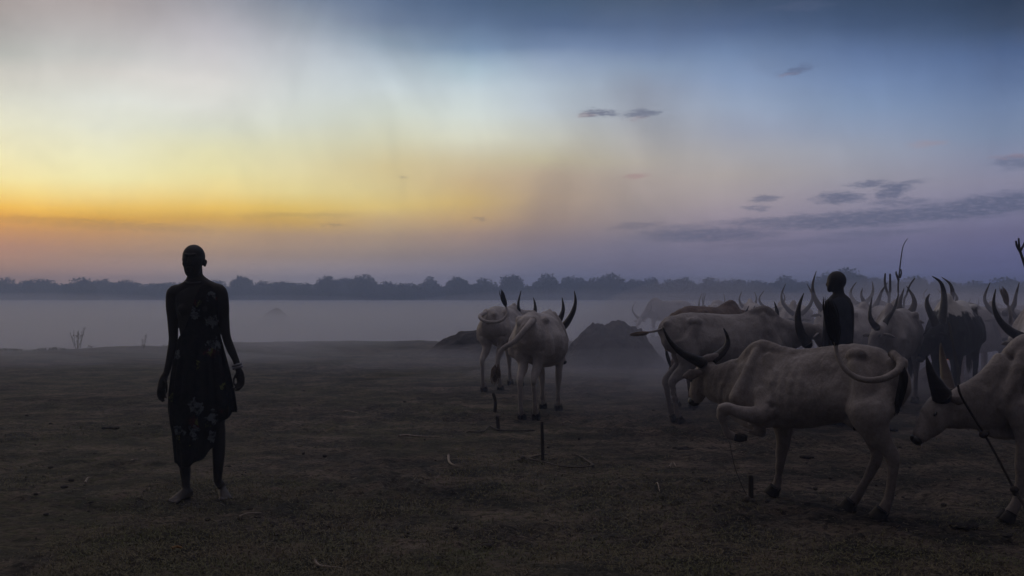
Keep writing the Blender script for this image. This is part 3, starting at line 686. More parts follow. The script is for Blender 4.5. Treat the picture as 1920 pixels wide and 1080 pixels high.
    # hind legs
    leg(mb, [(Q(1652, 730, 6.80), .11, .17), (Q(1634, 772, 6.69), .10, .16), (Q(1640, 808, 6.66), .07, .105), (Q(1662, 838, 6.66), .045, .06), (Q(1673, 858, 6.66), .042, .052), (Q(1674, 880, 6.66), .034, .038), (Q(1670, 915, 6.66), .030, .033), (Q(1665, 940, 6.66), .038, .038), (Q(1654, 960, 6.66), .042, .045)], S)
    leg(mb, [(Q(1650, 735, 6.95), .11, .17), (Q(1634, 785, 7.0), .085, .13), (Q(1640, 820, 7.0), .055, .08), (Q(1646, 850, 6.99), .042, .052), (Q(1640, 870, 6.98), .036, .042), (Q(1622, 905, 6.97), .029, .032), (Q(1607, 930, 6.97), .036, .036), (Q(1596, 945, 6.97), .040, .042)], S)
    mb.ell(Q(1606, 792, 6.9), (.08, .07, .045))                                                                                  # udder
    FA = Frame(2.165, 7.145, 0, .90); FA.f = fwd; FA.l = S
    mb.obj('body', H_PALE, rt, org, voxel=0.0115, smooth=9, disp=anatomy(FA, 2, 1.2))
    t = MB()
    for x_, d_ in ((1603, 6.84), (1611, 6.82), (1607, 6.95), (1614, 6.94)): MB().loft([(Q(x_, 793, d_), .013), (Q(x_-1, 806, d_), .011)], n=8).obj('teat', M_NOSE, rt, org)
    tf = -S*0+fwd
    add_hoof(Vector((Q(1451, 930, 7.49).x, 7.49, gz(1.97, 7.49)+.005)), fwd, .058, org, rt)
    add_hoof(Vector((Q(1652, 976, 6.66).x, 6.66, gz(2.4, 6.66)+.005)), fwd, .062, org, rt)
    add_hoof(Vector((Q(1594, 957, 6.97).x, 6.97, gz(2.4, 6.97)+.005)), fwd, .060, org, rt)
    h = MB()
    for s_ in (-1, 1): h.loft([(Q(1380, 819, 7.19)+S*s_*.02, .026, .028), (Q(1390, 821, 7.19)+S*s_*.022, .026, .030), (Q(1398, 822, 7.19)+S*s_*.02, .016, .022)], side=S, n=10, cap=.2)
    h.obj('hoof', M_HOOF, rt, org)
    add_horn([Q(1316, 680, 7.72), Q(1298, 672, 7.68), Q(1276, 660, 7.64), Q(1256, 640, 7.62), Q(1243, 614, 7.62)], rt, org, M_HORN, .047)
    add_horn([Q(1334, 675, 7.80), Q(1350, 664, 7.83), Q(1363, 648, 7.85), Q(1364, 632, 7.85), Q(1357, 616, 7.84)], rt, org, M_HORN, .045)
    MB().loft([(Q(1305, 682, 7.70), .03, .022), (Q(1325, 674, 7.75), .045, .03), (Q(1348, 668, 7.82), .03, .022)], side=hd, n=10).obj('poll_ridge', H_DIM, rt, org)
    ear(Q(1314, 698, 7.68), Q(1281, 706, 7.58), (0, 0, 1), rt, org, H_DIM, .045)
    ear(Q(1340, 690, 7.86), Q(1352, 700, 8.0), (0, 0, 1), rt, org, H_DIM, .04)
    for q in (-1, 1): MB().ell(P0+hd*.15+hs*(q*.076)+hu*.035, (.012, .020, .009), (hs, hd, hu), n=10, m=6).obj('eye', M_EYE, rt, org)
    MB().ell(M0+hd*.018+hu*.004, (.036, .052, .046), (hd, hs, hu)).obj('muzzle', M_NOSE, rt, org)
    add_tail([Q(1672, 662, 6.72), Q(1688, 678, 6.62), Q(1682, 696, 6.56), Q(1652, 711, 6.56), Q(1615, 711, 6.60), Q(1585, 693, 6.66), Q(1571, 668, 6.70), Q(1567, 648, 6.72), Q(1564, 630, 6.72)], rt, org, H_PALE, tl=.28, tr=.045, r0=.030, r1=.010, seed=3)
    strands = MB(); rr = random.Random(8)
    for k in range(60):
        o_ = Vector((rr.uniform(-.018, .018), rr.uniform(-.02, .02), 0)); e_ = rr.random()
        strands.loft([(Q(1691, 688, 6.62)+o_*.5, .006), (Q(1695, 706, 6.58)+o_, .007), (Q(1690, 735, 6.58)+o_*1.1, .006), (Q(1683-4*e_, 755+25*e_, 6.60)+o_*.8, .0015)], n=5, sub=3)
    strands.obj('rump_hair', M_TUFT, rt, org)
hero_A()

# ---- cow cropped by the right edge
def hero_B():
    D = 6.7; org = Vector((Q(1990, 900, D).x, D, 0)); org.z = gz(org.x, D)
    rt = root('cow', org, 'pale cow at the right edge with lowered head, a rope running down from its neck', 'cow', 'white long-horned cattle of the herd')
    mb = MB(); S = Vector((0, 1, 0)); fwd = Vector((-1, 0, 0)); U = Vector((0, 0, 1))
    T = [(2262, 712, 6.85, .06, .09), (2240, 715, 6.85, .13, .17), (2190, 722, 6.84, .20, .25), (2130, 728, 6.82, .22, .28), (2060, 735, 6.80, .24, .31), (1995, 738, 6.77, .235, .335), (1945, 735, 6.74, .20, .335), (1908, 738, 6.72, .15, .28), (1885, 748, 6.71, .10, .20)]
    mb.loft([(Q(x, y, d), w, h, .22) for x, y, d, w, h in T], side=S, n=24, sub=4)
    mb.loft([(Q(1985, 655, 6.76), .05, .05), (Q(1945, 640, 6.74), .07, .06), (Q(1915, 646, 6.72), .07, .06), (Q(1893, 668, 6.71), .06, .06)], side=S, n=14)
    for q in (-1, 1):
        mb.loft([(Q(1912, 652, 6.72)+S*q*.05, .035), (Q(1895, 690, 6.71)+S*q*.12, .055), (Q(1877, 745, 6.71)+S*q*.135, .06), (Q(1895, 790, 6.71)+S*q*.13, .07)], n=10)
        mb.ell(Q(2155, 652, 6.83)+S*q*.16, (.08, .05, .055))
    mb.loft([(Q(1905, 725, 6.72), .13, .27), (Q(1868, 745, 6.71), .10, .215), (Q(1832, 757, 6.70), .085, .175), (Q(1800, 765, 6.69), .075, .145), (Q(1783, 766, 6.68), .07, .12)], side=S, n=16)
    mb.loft([(Q(1905, 812, 6.72), .03, .05), (Q(1870, 812, 6.71), .026, .045), (Q(1838, 800, 6.7), .025, .04)], side=S, n=10)
    P0 = Q(1768, 748, 6.66); M0 = Q(1719, 822, 6.60); hd = (M0-P0).normalized(); hs = S; hu = hs.cross(hd).normalized()
    if hu.x > 0: hu = -hu
    mb.loft([(P0-hd*.02, .075, .06), (P0+hd*.07-hu*.012, .088, .092), (P0+hd*.15-hu*.022, .084, .104), (P0+hd*.22-hu*.018, .062, .084), (P0+hd*.29-hu*.010, .048, .060), (M0-hd*.005-hu*.004, .050, .046)], side=hs, n=16)
    mb.loft([(P0+hd*.10-hu*.05, .06, .07), (Q(1782, 785, 6.67), .06, .07), (Q(1810, 775, 6.69), .06, .1)], side=S, n=12)
    leg(mb, [(Q(1912, 755, 6.60), .10, .14), (Q(1925, 800, 6.58), .07, .10), (Q(1922, 840, 6.57), .05, .06), (Q(1916, 872, 6.57), .044, .05), (Q(1914, 895, 6.57), .032, .036), (Q(1909, 930, 6.57), .030, .032), (Q(1902, 950, 6.57), .037, .038), (Q(1893, 964, 6.57), .042, .042)], S)
    leg(mb, [(Q(1935, 755, 6.86), .10, .14), (Q(1950, 800, 6.88), .07, .10), (Q(1952, 840, 6.88), .05, .06), (Q(1952, 872, 6.88), .042, .048), (Q(1950, 900, 6.88), .03, .032), (Q(1950, 935, 6.88), .035, .037), (Q(1943, 950, 6.88), .04, .042)], S)
    for d_, o_ in ((6.70, 0), (6.98, 34)):
        leg(mb, [(Q(2205+o_, 740, d_), .11, .17), (Q(2185+o_, 785, d_), .09, .14), (Q(2200+o_, 820, d_), .055, .08), (Q(2228+o_, 850, d_), .042, .052), (Q(2226+o_, 900, d_), .03, .032), (Q(2220+o_, 935, d_), .036, .036), (Q(2210+o_, 952, d_), .04, .042)], S)
    FB = Frame(Q(2070, 700, 6.78).x, 6.78, 180, .97)
    mb.obj('body', H_PALE, rt, org, voxel=0.0115, smooth=7, disp=anatomy(FB, 5, 1.2))
    for x_, d_ in ((1889, 6.57), (1940, 6.88), (2205, 6.70), (2240, 6.98)):
        p = Q(x_, 900, d_); add_hoof(Vector((p.x, d_, gz(p.x, d_)+.004)), fwd, .060, org, rt)
    add_horn([Q(1766, 742, 6.60), Q(1756, 722, 6.57), Q(1745, 698, 6.54), Q(1737, 668, 6.52)], rt, org, M_HORN, .068)
    add_horn([Q(1778, 735, 6.78), Q(1775, 710, 6.82), Q(1768, 675, 6.86), Q(1764, 644, 6.88)], rt, org, M_HORNP, .056)
    ear(Q(1782, 748, 6.58), Q(1810, 753, 6.52), (0, 0, 1), rt, org, H_DIM, .034)
    ear(Q(1782, 748, 6.76), Q(1800, 752, 6.88), (0, 0, 1), rt, org, H_DIM, .034)
    for q in (-1, 1): MB().ell(P0+hd*.13+hs*(q*.078)+hu*.02, (.012, .020, .009), (hs, hd, hu), n=10, m=6).obj('eye', M_EYE, rt, org)
    MB().ell(M0+hd*.012-hu*.002, (.030, .050, .042), (hd, hs, hu)).obj('muzzle', M_NOSE, rt, org)
    add_tail([Q(2262, 690, 6.85), Q(2280, 715, 6.85), Q(2284, 770, 6.85), Q(2280, 830, 6.85)], rt, org, H_PALE)
hero_B()

# ---- two cows seen from behind, in the middle
X, Y = 0.36, 12.75
cow('pale cow walking away in the middle, the nearer rear-view cow, tail swung left', X, Y, 74, 1.07, H_PALE2, poll=(.93, .07, .93), muz=(1.0, -.06, .57),
    horns=[[Q(1036, 612, 13.9), Q(1048, 601, 13.8), Q(1056, 581, 13.8), Q(1054, 558, 13.8)], [Q(1036, 626, 13.6), Q(1057, 612, 13.5), Q(1073, 588, 13.4), Q(1079, 566, 13.4), Q(1077, 546, 13.4)]], hr=.062,
    tail=[Q(1000, 600, 11.98), Q(988, 614, 11.85), Q(965, 640, 11.8), Q(945, 652, 11.8), Q(934, 668, 11.8), Q(931, 690, 11.8)], tailkw=dict(tuft=M_TUFTB, tl=.22, tr=.055, r0=.045, r1=.018, seed=5), fat=1.25, step=.5, voxel=.015, hump=.35, narrow=.6, ears=False)
X, Y = -0.13, 16.35
cow('grey-white cow walking away, the farther rear-view cow, tail curled over its rump', X, Y, 71, 1.10, H_PALE2, poll=(1.0, -.12, 1.10), muz=(1.2, -.2, .80),
    horns=[[Q(983, 600, 16.9), Q(974, 587, 16.8), Q(972, 568, 16.7), Q(977, 545, 16.7)], [Q(996, 598, 17.4), Q(1003, 584, 17.4), Q(1003, 570, 17.4), Q(1000, 558, 17.4)]], hr=.05,
    tail=[Q(912, 586, 15.58), Q(900, 592, 15.4), Q(904, 600, 15.3), Q(920, 604, 15.25), Q(938, 602, 15.25), Q(949, 592, 15.3), Q(950, 580, 15.35), Q(947, 570, 15.35)], tailkw=dict(tl=.24, tr=.035, r0=.032, r1=.014, seed=6), step=.9, voxel=.017, hump=.5, narrow=.8)
# ---- pair standing behind the foreground cow
X, Y = XY(1355, 11.9)
cow('grey-white cow standing side-on behind the foreground cow, tail stretched out to the left', X, Y, 2, 1.06, H_GREY, poll=(1.08, .02, 1.05), muz=(1.26, -.10, .70),
    horns=[[Q(1514, 645, 11.5), Q(1501, 622, 11.5), Q(1496, 595, 11.5), Q(1499, 572, 11.5), Q(1507, 550, 11.5)], [Q(1436, 622, 12.3), Q(1449, 606, 12.3), Q(1457, 589, 12.3), Q(1452, 566, 12.3)]], hr=.066,
    tail=[Q(1268, 603, 11.85), Q(1250, 612, 11.8), Q(1232, 620, 11.8), Q(1210, 624, 11.8)], tailkw=dict(tuft=M_TUFTB, tl=.20, tr=.022, r0=.022, r1=.010, seed=7), step=.15, voxel=.015, hump=.9)
X, Y = 2.74, 13.8
cow('brown cow standing just beyond the grey-white side-on cow, only its back showing', X, Y, 44, 1.12, H_BROWN, poll=(.96, .0, 1.12), muz=(1.18, .0, .80),
    horns=[[Q(1404, 612, 14.2), Q(1398, 600, 14.1), Q(1398, 588, 14.1), Q(1404, 574, 14.1)], [Q(1410, 612, 14.6), Q(1410, 600, 14.7), Q(1410, 588, 14.7), Q(1415, 574, 14.7)]], hr=.045,
    tail=[Q(1262, 590, 13.9), Q(1246, 606, 13.0), Q(1243, 632, 12.6), Q(1250, 660, 12.5)], tailkw=dict(tl=.22, tr=.018, seed=8), hump=.8)

# ---- herd in the smoke on the right: placed by where each head stands
def hcow(label, px, py, D, heading, px_=.95, muz=(.22, 0, -.34), side=0.0, scale=1.08, **k):
    p = Q(px, py, D); a = R(heading); s_ = scale
    X = p.x-s_*(px_*math.cos(a)-side*math.sin(a)); Y = p.y-s_*(px_*math.sin(a)+side*math.cos(a))
    z = (p.z-gz(X, Y))/s_
    if D > 13.5: k.setdefault('hmat', M_HORNF)  # farther heads get the horn with haze painted into its colour
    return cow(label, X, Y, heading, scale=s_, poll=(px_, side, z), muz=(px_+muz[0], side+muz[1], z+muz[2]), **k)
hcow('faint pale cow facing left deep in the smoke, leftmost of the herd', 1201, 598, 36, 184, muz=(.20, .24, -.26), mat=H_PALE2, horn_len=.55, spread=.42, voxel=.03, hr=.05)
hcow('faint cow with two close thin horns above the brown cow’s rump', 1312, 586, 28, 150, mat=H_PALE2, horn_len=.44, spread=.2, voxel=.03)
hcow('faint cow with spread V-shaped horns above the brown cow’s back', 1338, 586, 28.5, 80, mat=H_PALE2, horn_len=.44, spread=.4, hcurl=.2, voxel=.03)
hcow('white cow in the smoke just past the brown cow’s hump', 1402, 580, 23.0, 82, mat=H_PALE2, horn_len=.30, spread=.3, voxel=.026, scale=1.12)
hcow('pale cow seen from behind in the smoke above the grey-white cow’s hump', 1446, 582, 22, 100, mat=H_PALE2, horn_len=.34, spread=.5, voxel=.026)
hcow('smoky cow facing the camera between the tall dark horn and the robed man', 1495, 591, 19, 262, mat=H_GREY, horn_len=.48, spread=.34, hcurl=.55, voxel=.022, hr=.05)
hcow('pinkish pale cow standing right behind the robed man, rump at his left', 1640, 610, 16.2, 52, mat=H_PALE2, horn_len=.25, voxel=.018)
hcow('smoky cow whose tall curved horn rises just left of the man’s face', 1549, 582, 17.4, 250, mat=H_GREY, hr=.06, horn_len=.56, spread=.22, hcurl=.5, voxel=.022)
hcow('hazy cow with a spike-like horn right of the man’s shoulder', 1612, 574, 20.5, 200, mat=H_GREY, hr=.06, horn_len=.40, spread=.5, voxel=.024)
hcow('hazy cow with one long horn slanting right, below the twin-pronged pole', 1634, 580, 18.6, 235, mat=H_GREY, hr=.055, voxel=.024,
     horns=[[Q(1639, 578, 18.5), Q(1647, 563, 18.4), Q(1653, 547, 18.4), Q(1664, 530, 18.4)], [Q(1629, 578, 18.7), Q(1620, 566, 18.8), Q(1615, 553, 18.8), Q(1617, 541, 18.8)]])
hcow('cow with a grey face, slim brown horns and large ear, right of the robed man', 1651, 616, 12.6, 238, muz=(.18, -.10, -.30), scale=1.08, mat=H_GREY,
     horns=[[Q(1644, 614, 12.4), Q(1634, 602, 12.4), Q(1631, 585, 12.4), Q(1635, 558, 12.4)], [Q(1656, 612, 12.7), Q(1664, 598, 12.7), Q(1677, 578, 12.7), Q(1684, 553, 12.7)]], hr=.048, hump=.85, voxel=.016)
hcow('grey cow facing the camera whose two horns bend toward each other', 1698, 592, 14.7, 264, scale=1.1, mat=H_GREY,
     horns=[[Q(1691, 588, 14.6), Q(1686, 575, 14.6), Q(1689, 560, 14.6), Q(1695, 541, 14.6)], [Q(1706, 588, 14.6), Q(1714, 572, 14.6), Q(1712, 556, 14.6), Q(1700, 537, 14.6)]], hr=.06)
hcow('black cow with a white patch along its back, head lowered', 1760, 614, 12.9, 236, muz=(.16, -.16, -.34), scale=1.17, mat=H_BLACK, fat=1.25, step=.4, group='dark long-horned cattle of the herd',
     horns=[[Q(1756, 612, 12.9), Q(1750, 598, 12.9), Q(1740, 577, 12.9), Q(1738, 562, 12.9), Q(1743, 551, 12.9)], [Q(1765, 606, 13.0), Q(1769, 580, 13.0), Q(1770, 553, 13.0), Q(1764, 530, 13.0), Q(1748, 518, 13.0)]], hr=.064)
hcow('smoky cow behind the black cow, one tall hooked horn rising over it', 1776, 592, 16, 205, mat=H_GREY,
     horns=[[Q(1772, 588, 15.4), Q(1781, 568, 15.4), Q(1786, 550, 15.4), Q(1781, 532, 15.4), Q(1766, 520, 15.4)], [Q(1780, 588, 16.4), Q(1790, 574, 16.4), Q(1794, 560, 16.4), Q(1790, 548, 16.4)]], hr=.06)
hcow('small distant cow showing above the tip of the black cow’s left horn', 1750, 570, 25, 265, mat=H_DIM, horn_len=.30, spread=.4, hcurl=.9, voxel=.028)
hcow('smoky pale cow with two tall curved horns between the black cow and right edge', 1877, 590, 15.9, 258, scale=1.1, mat=H_GREY,
     horns=[[Q(1870, 588, 15.8), Q(1855, 578, 15.8), Q(1846, 558, 15.8), Q(1856, 531, 15.8)], [Q(1884, 588, 15.8), Q(1900, 574, 15.8), Q(1905, 553, 15.8), Q(1911, 530, 15.8)]], hr=.055)
hcow('white cow at the right edge, its long dark horn sweeping up to the left', 1921, 630, 11.7, 234, muz=(.16, -.06, -.30), scale=1.12, mat=H_PALE2,
     horns=[[Q(1914, 632, 11.6), Q(1893, 620, 11.5), Q(1874, 600, 11.4), Q(1863, 572, 11.4), Q(1867, 542, 11.4)], [Q(1928, 628, 11.9), Q(1940, 610, 11.9), Q(1948, 585, 11.9), Q(1944, 560, 11.9)]], hr=.062, voxel=.016)
hcow('smoky cow with a raised tan tail, second from the right edge', 1915, 600, 15.2, 86, px_=.9, scale=1.02, mat=H_GREY,
     tail=[Q(1895, 606, 13.3), Q(1895, 592, 13.2), Q(1892, 578, 13.2), Q(1888, 566, 13.2)], tailkw=dict(tuft=M_TUFTB, tl=.22, tr=.035, seed=9), horn_len=.2)
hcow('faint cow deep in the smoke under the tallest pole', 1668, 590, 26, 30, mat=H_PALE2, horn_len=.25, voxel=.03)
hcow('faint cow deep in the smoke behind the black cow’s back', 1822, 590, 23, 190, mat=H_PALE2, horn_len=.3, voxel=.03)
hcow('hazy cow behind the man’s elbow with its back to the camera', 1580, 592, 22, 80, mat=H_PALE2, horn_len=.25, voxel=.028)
#@@PEOPLE
def skinbody(mb, rt, org, voxel, smooth=4, mat=None): return mb.obj('body', mat or M_SKIN, rt, org, voxel=voxel, smooth=smooth)
def finger(mb, pts, r):
    mb.loft([(p, r*(1-0.12*i), r*(1-0.12*i)) for i, p in enumerate(pts)], n=8, sub=3)

def woman():
    D = 7.39; k = FPX/D
    w = lambda x, y, d=0.0: Q(x, y, D+d)
    # the same pixel scale at a shifted depth would bend the figure: place by plane, then move in depth
    def w(x, y, d=0.0):
        p = Q(x, y, D); p.y += d; return p
    g = gz(-2.4, D); org = Vector((w(375, 900).x, D, g))
    rt = root('person', org, 'tall barefoot person with shaved head in a dark floral wrap, standing facing the camera', 'person')
    mb = MB(); SX = Vector((1, 0, 0))
    # torso
    T = [(366, 536, 20, .055), (368, 545, 40, .075), (369, 560, 42, .095), (369, 580, 38, .105), (370, 605, 35, .10), (371, 630, 32, .09), (372, 655, 35, .095), (372, 685, 41, .11), (372, 712, 43, .115), (373, 735, 40, .10)]
    mb.loft([(w(x, y), hw/k, dp) for x, y, hw, dp in T], side=SX, n=20, sub=3)
    mb.ell(w(351, 580, -.076), (.045, .034, .042)); mb.ell(w(388, 580, -.076), (.045, .034, .042))
    mb.ell(w(352, 715, .06), (.085, .08, .1)); mb.ell(w(392, 715, .06), (.085, .08, .1))
    # collar bones, trapezius, neck
    mb.loft([(w(323, 552), .046, .05), (w(336, 545), .046, .05), (w(350, 538), .045, .05), (w(360, 529), .05, .05), (w(364, 518), .05, .05)], n=12)
    mb.loft([(w(415, 549), .046, .05), (w(402, 542), .046, .05), (w(388, 535), .045, .05), (w(376, 528), .05, .05), (w(367, 518), .05, .05)], n=12)
    mb.loft([(w(367, 540), .062), (w(366, 528), .060), (w(365, 515, .005), .056), (w(364, 500, .01), .056)], n=14)
    # head: skull, jaw, face
    hc = w(363, 483)
    mb.ell(hc+Vector((-.002, .012, .006)), (.081, .100, .092), n=20, m=14)
    mb.loft([(w(363, 485, -.03), .076, .06), (w(363.5, 499, -.032), .068, .054), (w(364, 509, -.042), .058, .044), (w(364.5, 516, -.05), .046, .032)], side=SX, n=16)
    mb.loft([(w(363, 483, -.088), .011, .010), (w(363, 491, -.100), .013, .013), (w(363, 495, -.106), .020, .012)], side=SX, n=10)   # nose
    mb.loft([(w(352, 478, -.082), .010, .008), (w(363, 479, -.088), .009, .007), (w(374, 478, -.082), .010, .008)], n=8)            # brow
    mb.loft([(w(356, 504, -.090), .007), (w(363, 503, -.097), .010), (w(370, 504, -.090), .007)], n=8)                              # lips
    mb.loft([(w(357, 507, -.088), .006), (w(363, 508, -.094), .010), (w(369, 507, -.088), .006)], n=8)
    mb.ell(w(352, 494, -.06), (.02, .02, .018)); mb.ell(w(374, 494, -.06), (.02, .02, .018))                                        # cheeks
    for x_, q in ((342.8, -1), (383.8, 1)):
        mb.ell(w(x_-q*1.0, 494, .015), (.012, .020, .027)); mb.ell(w(x_+q*.6, 491, .024), (.009, .016, .019))
    # arms
    mb.loft([(w(336, 547), .05, .055), (w(326, 550), .05, .055), (w(323, 572), .043, .048), (w(324, 600), .037, .040), (w(325, 635), .032, .034), (w(322, 660), .032, .034), (w(316, 685), .026, .027), (w(312, 702, -.01), .020, .024)], n=14)
    mb.loft([(w(402, 544), .05, .055), (w(413, 548), .048, .052), (w(418, 572), .041, .046), (w(420, 600), .036, .040), (w(424, 630), .032, .034), (w(433, 655), .030, .032), (w(442, 675), .024, .025), (w(447, 690, -.01), .019, .023)], n=14)
    # hands: palms, four fingers and a thumb each
    mb.loft([(w(312, 700, -.01), .022, .030), (w(307, 713, -.015), .030, .036), (w(305, 727, -.02), .032, .036)], side=SX, n=12)
    mb.loft([(w(447, 690, -.01), .022, .020), (w(451, 701, -.015), .031, .017), (w(453, 712, -.02), .032, .016)], side=SX, n=12)
    for i, (dy_, ln) in enumerate(((-.034, 21), (-.012, 24), (.010, 23), (.030, 18))):
        finger(mb, [w(301+i*2.6, 726, -.02+dy_*.6), w(300+i*2.9, 726+ln*.5, -.028+dy_*.7), w(303+i*2.9, 727+ln*.85, -.036+dy_*.7), w(307+i*2.6, 727+ln*1.05, -.045+dy_*.6)], .0098)
    finger(mb, [w(312, 708, -.035), w(317, 719, -.055), w(318, 730, -.062), w(316, 737, -.064)], .0108)
    for i, (ox, ln) in enumerate(((-5.5, 16), (-2, 20), (2.5, 20), (6, 16))):
        finger(mb, [w(452+ox, 710, -.02), w(453+ox*1.05, 710+ln*.5, -.03), w(449+ox, 712+ln*.9, -.045), w(444+ox, 710+ln*1.0, -.052)], .0088)
    finger(mb, [w(446, 698, -.02), w(441.5, 708, -.035), w(441, 717, -.04), w(442.5, 722, -.042)], .0098)
    # legs and feet
    mb.loft([(w(352, 715), .088, .10), (w(348, 760), .075, .085), (w(344, 805), .056, .062), (w(344, 825), .050, .056), (w(345, 850), .047, .055), (w(347, 880), .040, .045), (w(348.5, 905), .030, .034), (w(349, 920, .005), .031, .036), (w(349, 932, .0), .034, .045)], side=SX, n=16)
    mb.loft([(w(394, 715), .088, .10), (w(401, 760), .072, .082), (w(408, 800), .054, .060), (w(410, 822), .049, .055), (w(410, 848), .046, .054), (w(409, 875), .038, .044), (w(408.5, 900), .029, .033), (w(409, 914, .08), .031, .036), (w(410, 924, .08), .033, .045)], side=SX, n=16)
    zg = g
    def foot(x0, y0, tx, ty, s_):
        a = Vector((x0, y0, zg)); t = Vector((tx, ty, 0)).normalized(); sd = Vector((-t.y, t.x, 0)) 
        up = Vector((0, 0, 1))
        mb.loft([(a-t*.05+up*.034, .030, .034), (a+up*.045, .034, .045), (a+t*.07+up*.034, .040, .032), (a+t*.13+up*.020, .046, .020), (a+t*.155+up*.016, .044, .015)], side=sd, n=14)
        for i in range(5):
            o = (i-2)*.0185; L = (.048, .046, .042, .036, .030)[i] if s_ > 0 else (.030, .036, .042, .046, .048)[i]
            big = (i == 0 and s_ > 0) or (i == 4 and s_ < 0)
            r_ = .0125 if big else .0085
            b = a+t*(.150-abs(o)*.2)+sd*o
            mb.loft([(b+up*.016, r_), (b+t*L*.5+sd*o*.12+up*.016, r_*.95), (b+t*L+sd*o*.2+up*.010, r_*.8)], n=8, sub=2)
    foot(w(349, 930).x, D-.0, -.28, -1, -1)
    foot(w(410, 920).x, D+.08, .50, -1, 1)
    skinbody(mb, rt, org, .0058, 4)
    # bracelet, necklace
    MI = material('pale metal', (0.24, 0.24, 0.27), 0.5, spec=0.4)[0]
    br = MB(); c = w(445.5, 686.5, -.008); ax = (w(447, 690)-w(442, 675)).normalized(); A = ax.orthogonal().normalized(); B_ = ax.cross(A)
    for off in (-.010, .010):
        rings = []
        n_ = 28
        for i in range(n_):
            a = 2*math.pi*i/n_; o_ = A*math.cos(a)+B_*math.sin(a); cc = c+ax*off
            r0 = .034
            rr_ = []
            for j in range(6):
                b_ = 2*math.pi*j/6; rr_.append(len(br.v)); br.v.append(cc+o_*(r0+.006*math.cos(b_))+ax*(.010*math.sin(b_)))
            rings.append(rr_)
        for i in range(n_):
            for j in range(6): br.f.append((rings[i][j], rings[(i+1) % n_][j], rings[(i+1) % n_][(j+1) % 6], rings[i][(j+1) % 6]))
    br.obj('bracelet', MI, rt, org)
    nk = MB(); n_ = 44
    for i in range(n_):
        a = 2*math.pi*i/n_; nk.ell(w(366, 528)+Vector((math.cos(a)*.068, math.sin(a)*.070, .006-.016*math.sin(a)*-1)), (.007, .007, .007), n=6, m=4)
    nk.obj('necklace', material('bead', (0.05, 0.045, 0.05), 0.4, spec=.5)[0], rt, org)
    # dress
    ysL = [528, 545, 560, 600, 630, 660, 700, 740, 768, 790, 810, 850, 872]
    Lx = [338, 330, 331, 334, 337, 331, 324, 320, 318, 320, 325, 330, 333]
    Rx = [408, 411, 411, 411, 412, 420, 431, 439, 443, 443, 443, 440, 436]
    dep = [.020, .088, .112, .122, .108, .118, .135, .145, .150, .152, .15, .15, .15]
    shS = [-1, -.9, -.5, -.15, .15, .28, .45, .8, .93, 1]; topF = [640, 632, 618, 592, 552, 534, 530, 530, 545, 562]
    shB = [-1, -.45, -.3, -.05, .25, .42, .52, 1]; botF = [866, 872, 868, 858, 846, 836, 797, 768]
    botB = [856, 850, 846, 838, 826, 815, 790, 768]
    nt_, nv = 260, 120; V = []; Fc = []
    for i in range(nt_):
        th = 2*math.pi*i/nt_; sn, cs = math.sin(th), math.cos(th)   # cs>0 = front (towards camera)
        yt = np.interp(sn, shS, topF); yb = np.interp(sn, shB, botF if cs > 0 else botB)
        if abs(cs) < .35: 
            f_ = (cs+.35)/.7; yb = np.interp(sn, shB, botF)*f_+np.interp(sn, shB, botB)*(1-f_)
        yb += 2.4*math.sin(th*7+1)+1.0*math.sin(th*13)
        for j in range(nv):
            v = j/(nv-1); y = yt+(yb-yt)*v
            l, r, d_ = np.interp(y, ysL, Lx), np.interp(y, ysL, Rx), np.interp(y, ysL, dep)
            cx, hw = (l+r)/2, (r-l)/2
            low = sstep(625, 760, y)
            fold = (math.sin(th*11+y*.012+2*math.sin(y*.02))*.5+math.sin(th*19+1.3+y*.02)*.3+math.sin(th*5+y*.03)*.35)
            amp = .014+.072*float(low)
            m_ = 1+amp*fold
            diag = .004*math.sin((y*.09)+sn*7.0)*(1-float(low))
            p = w(cx+hw*sn*(m_ if abs(sn) < .9 else 1+(m_-1)*.5), y, -cs*(d_*m_+diag))
            V.append(p-org)
    for i in range(nt_):
        for j in range(nv-1):
            a = i*nv+j; b = ((i+1) % nt_)*nv+j; Fc.append((a, b, b+1, a+1))
    me = newmesh('dress', V, Fc)
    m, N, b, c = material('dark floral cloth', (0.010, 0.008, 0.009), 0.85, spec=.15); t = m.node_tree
    cw = N.n('ShaderNodeVectorMath', operation='MULTIPLY_ADD'); t.links.new(N.noise(c, 20, 4, .62, out=1), cw.inputs[0]); cw.inputs[1].default_value = (.17, .17, .17); t.links.new(c, cw.inputs[2])
    def flowers(scale, seed, lo, hi, cut):
        vo = N.n('ShaderNodeTexVoronoi'); vo.inputs['Scale'].default_value = scale; N.set(vo.inputs['Vector'], N.mapping(cw.outputs[0], loc=(seed, seed*.7, seed*.3), scale=(1, .35, 1)))
        s3 = N.n('ShaderNodeSeparateColor'); t.links.new(vo.outputs['Color'], s3.inputs[0])
        return N.math('MULTIPLY', N.mr(vo.outputs['Distance'], lo, hi, 1, 0), N.math('GREATER_THAN', s3.outputs[0], cut))
    out = N.mix(flowers(8.5, 1.2, .30, .36, .5), (0.010, 0.0075, 0.008, 1), (0.060, 0.011, 0.014, 1))
    out = N.mix(flowers(7.5, 4.4, .33, .38, .45), out, (0.135, 0.155, 0.175, 1))
    out = N.mix(flowers(13.0, 7.1, .24, .28, .72), out, (0.130, 0.140, 0.040, 1))
    petals = N.mr(N.noise(c, 24, 6, .75), .42, .54, .12, 1.0); gv = N.n('ShaderNodeCombineColor'); [N.set(gv.inputs[i], petals) for i in range(3)]
    out = N.mix(1.0, out, gv.outputs[0], 'MULTIPLY')
    N.set(b.inputs['Base Color'], out)
    me.materials.append(m); d = link('dress', me, rt)
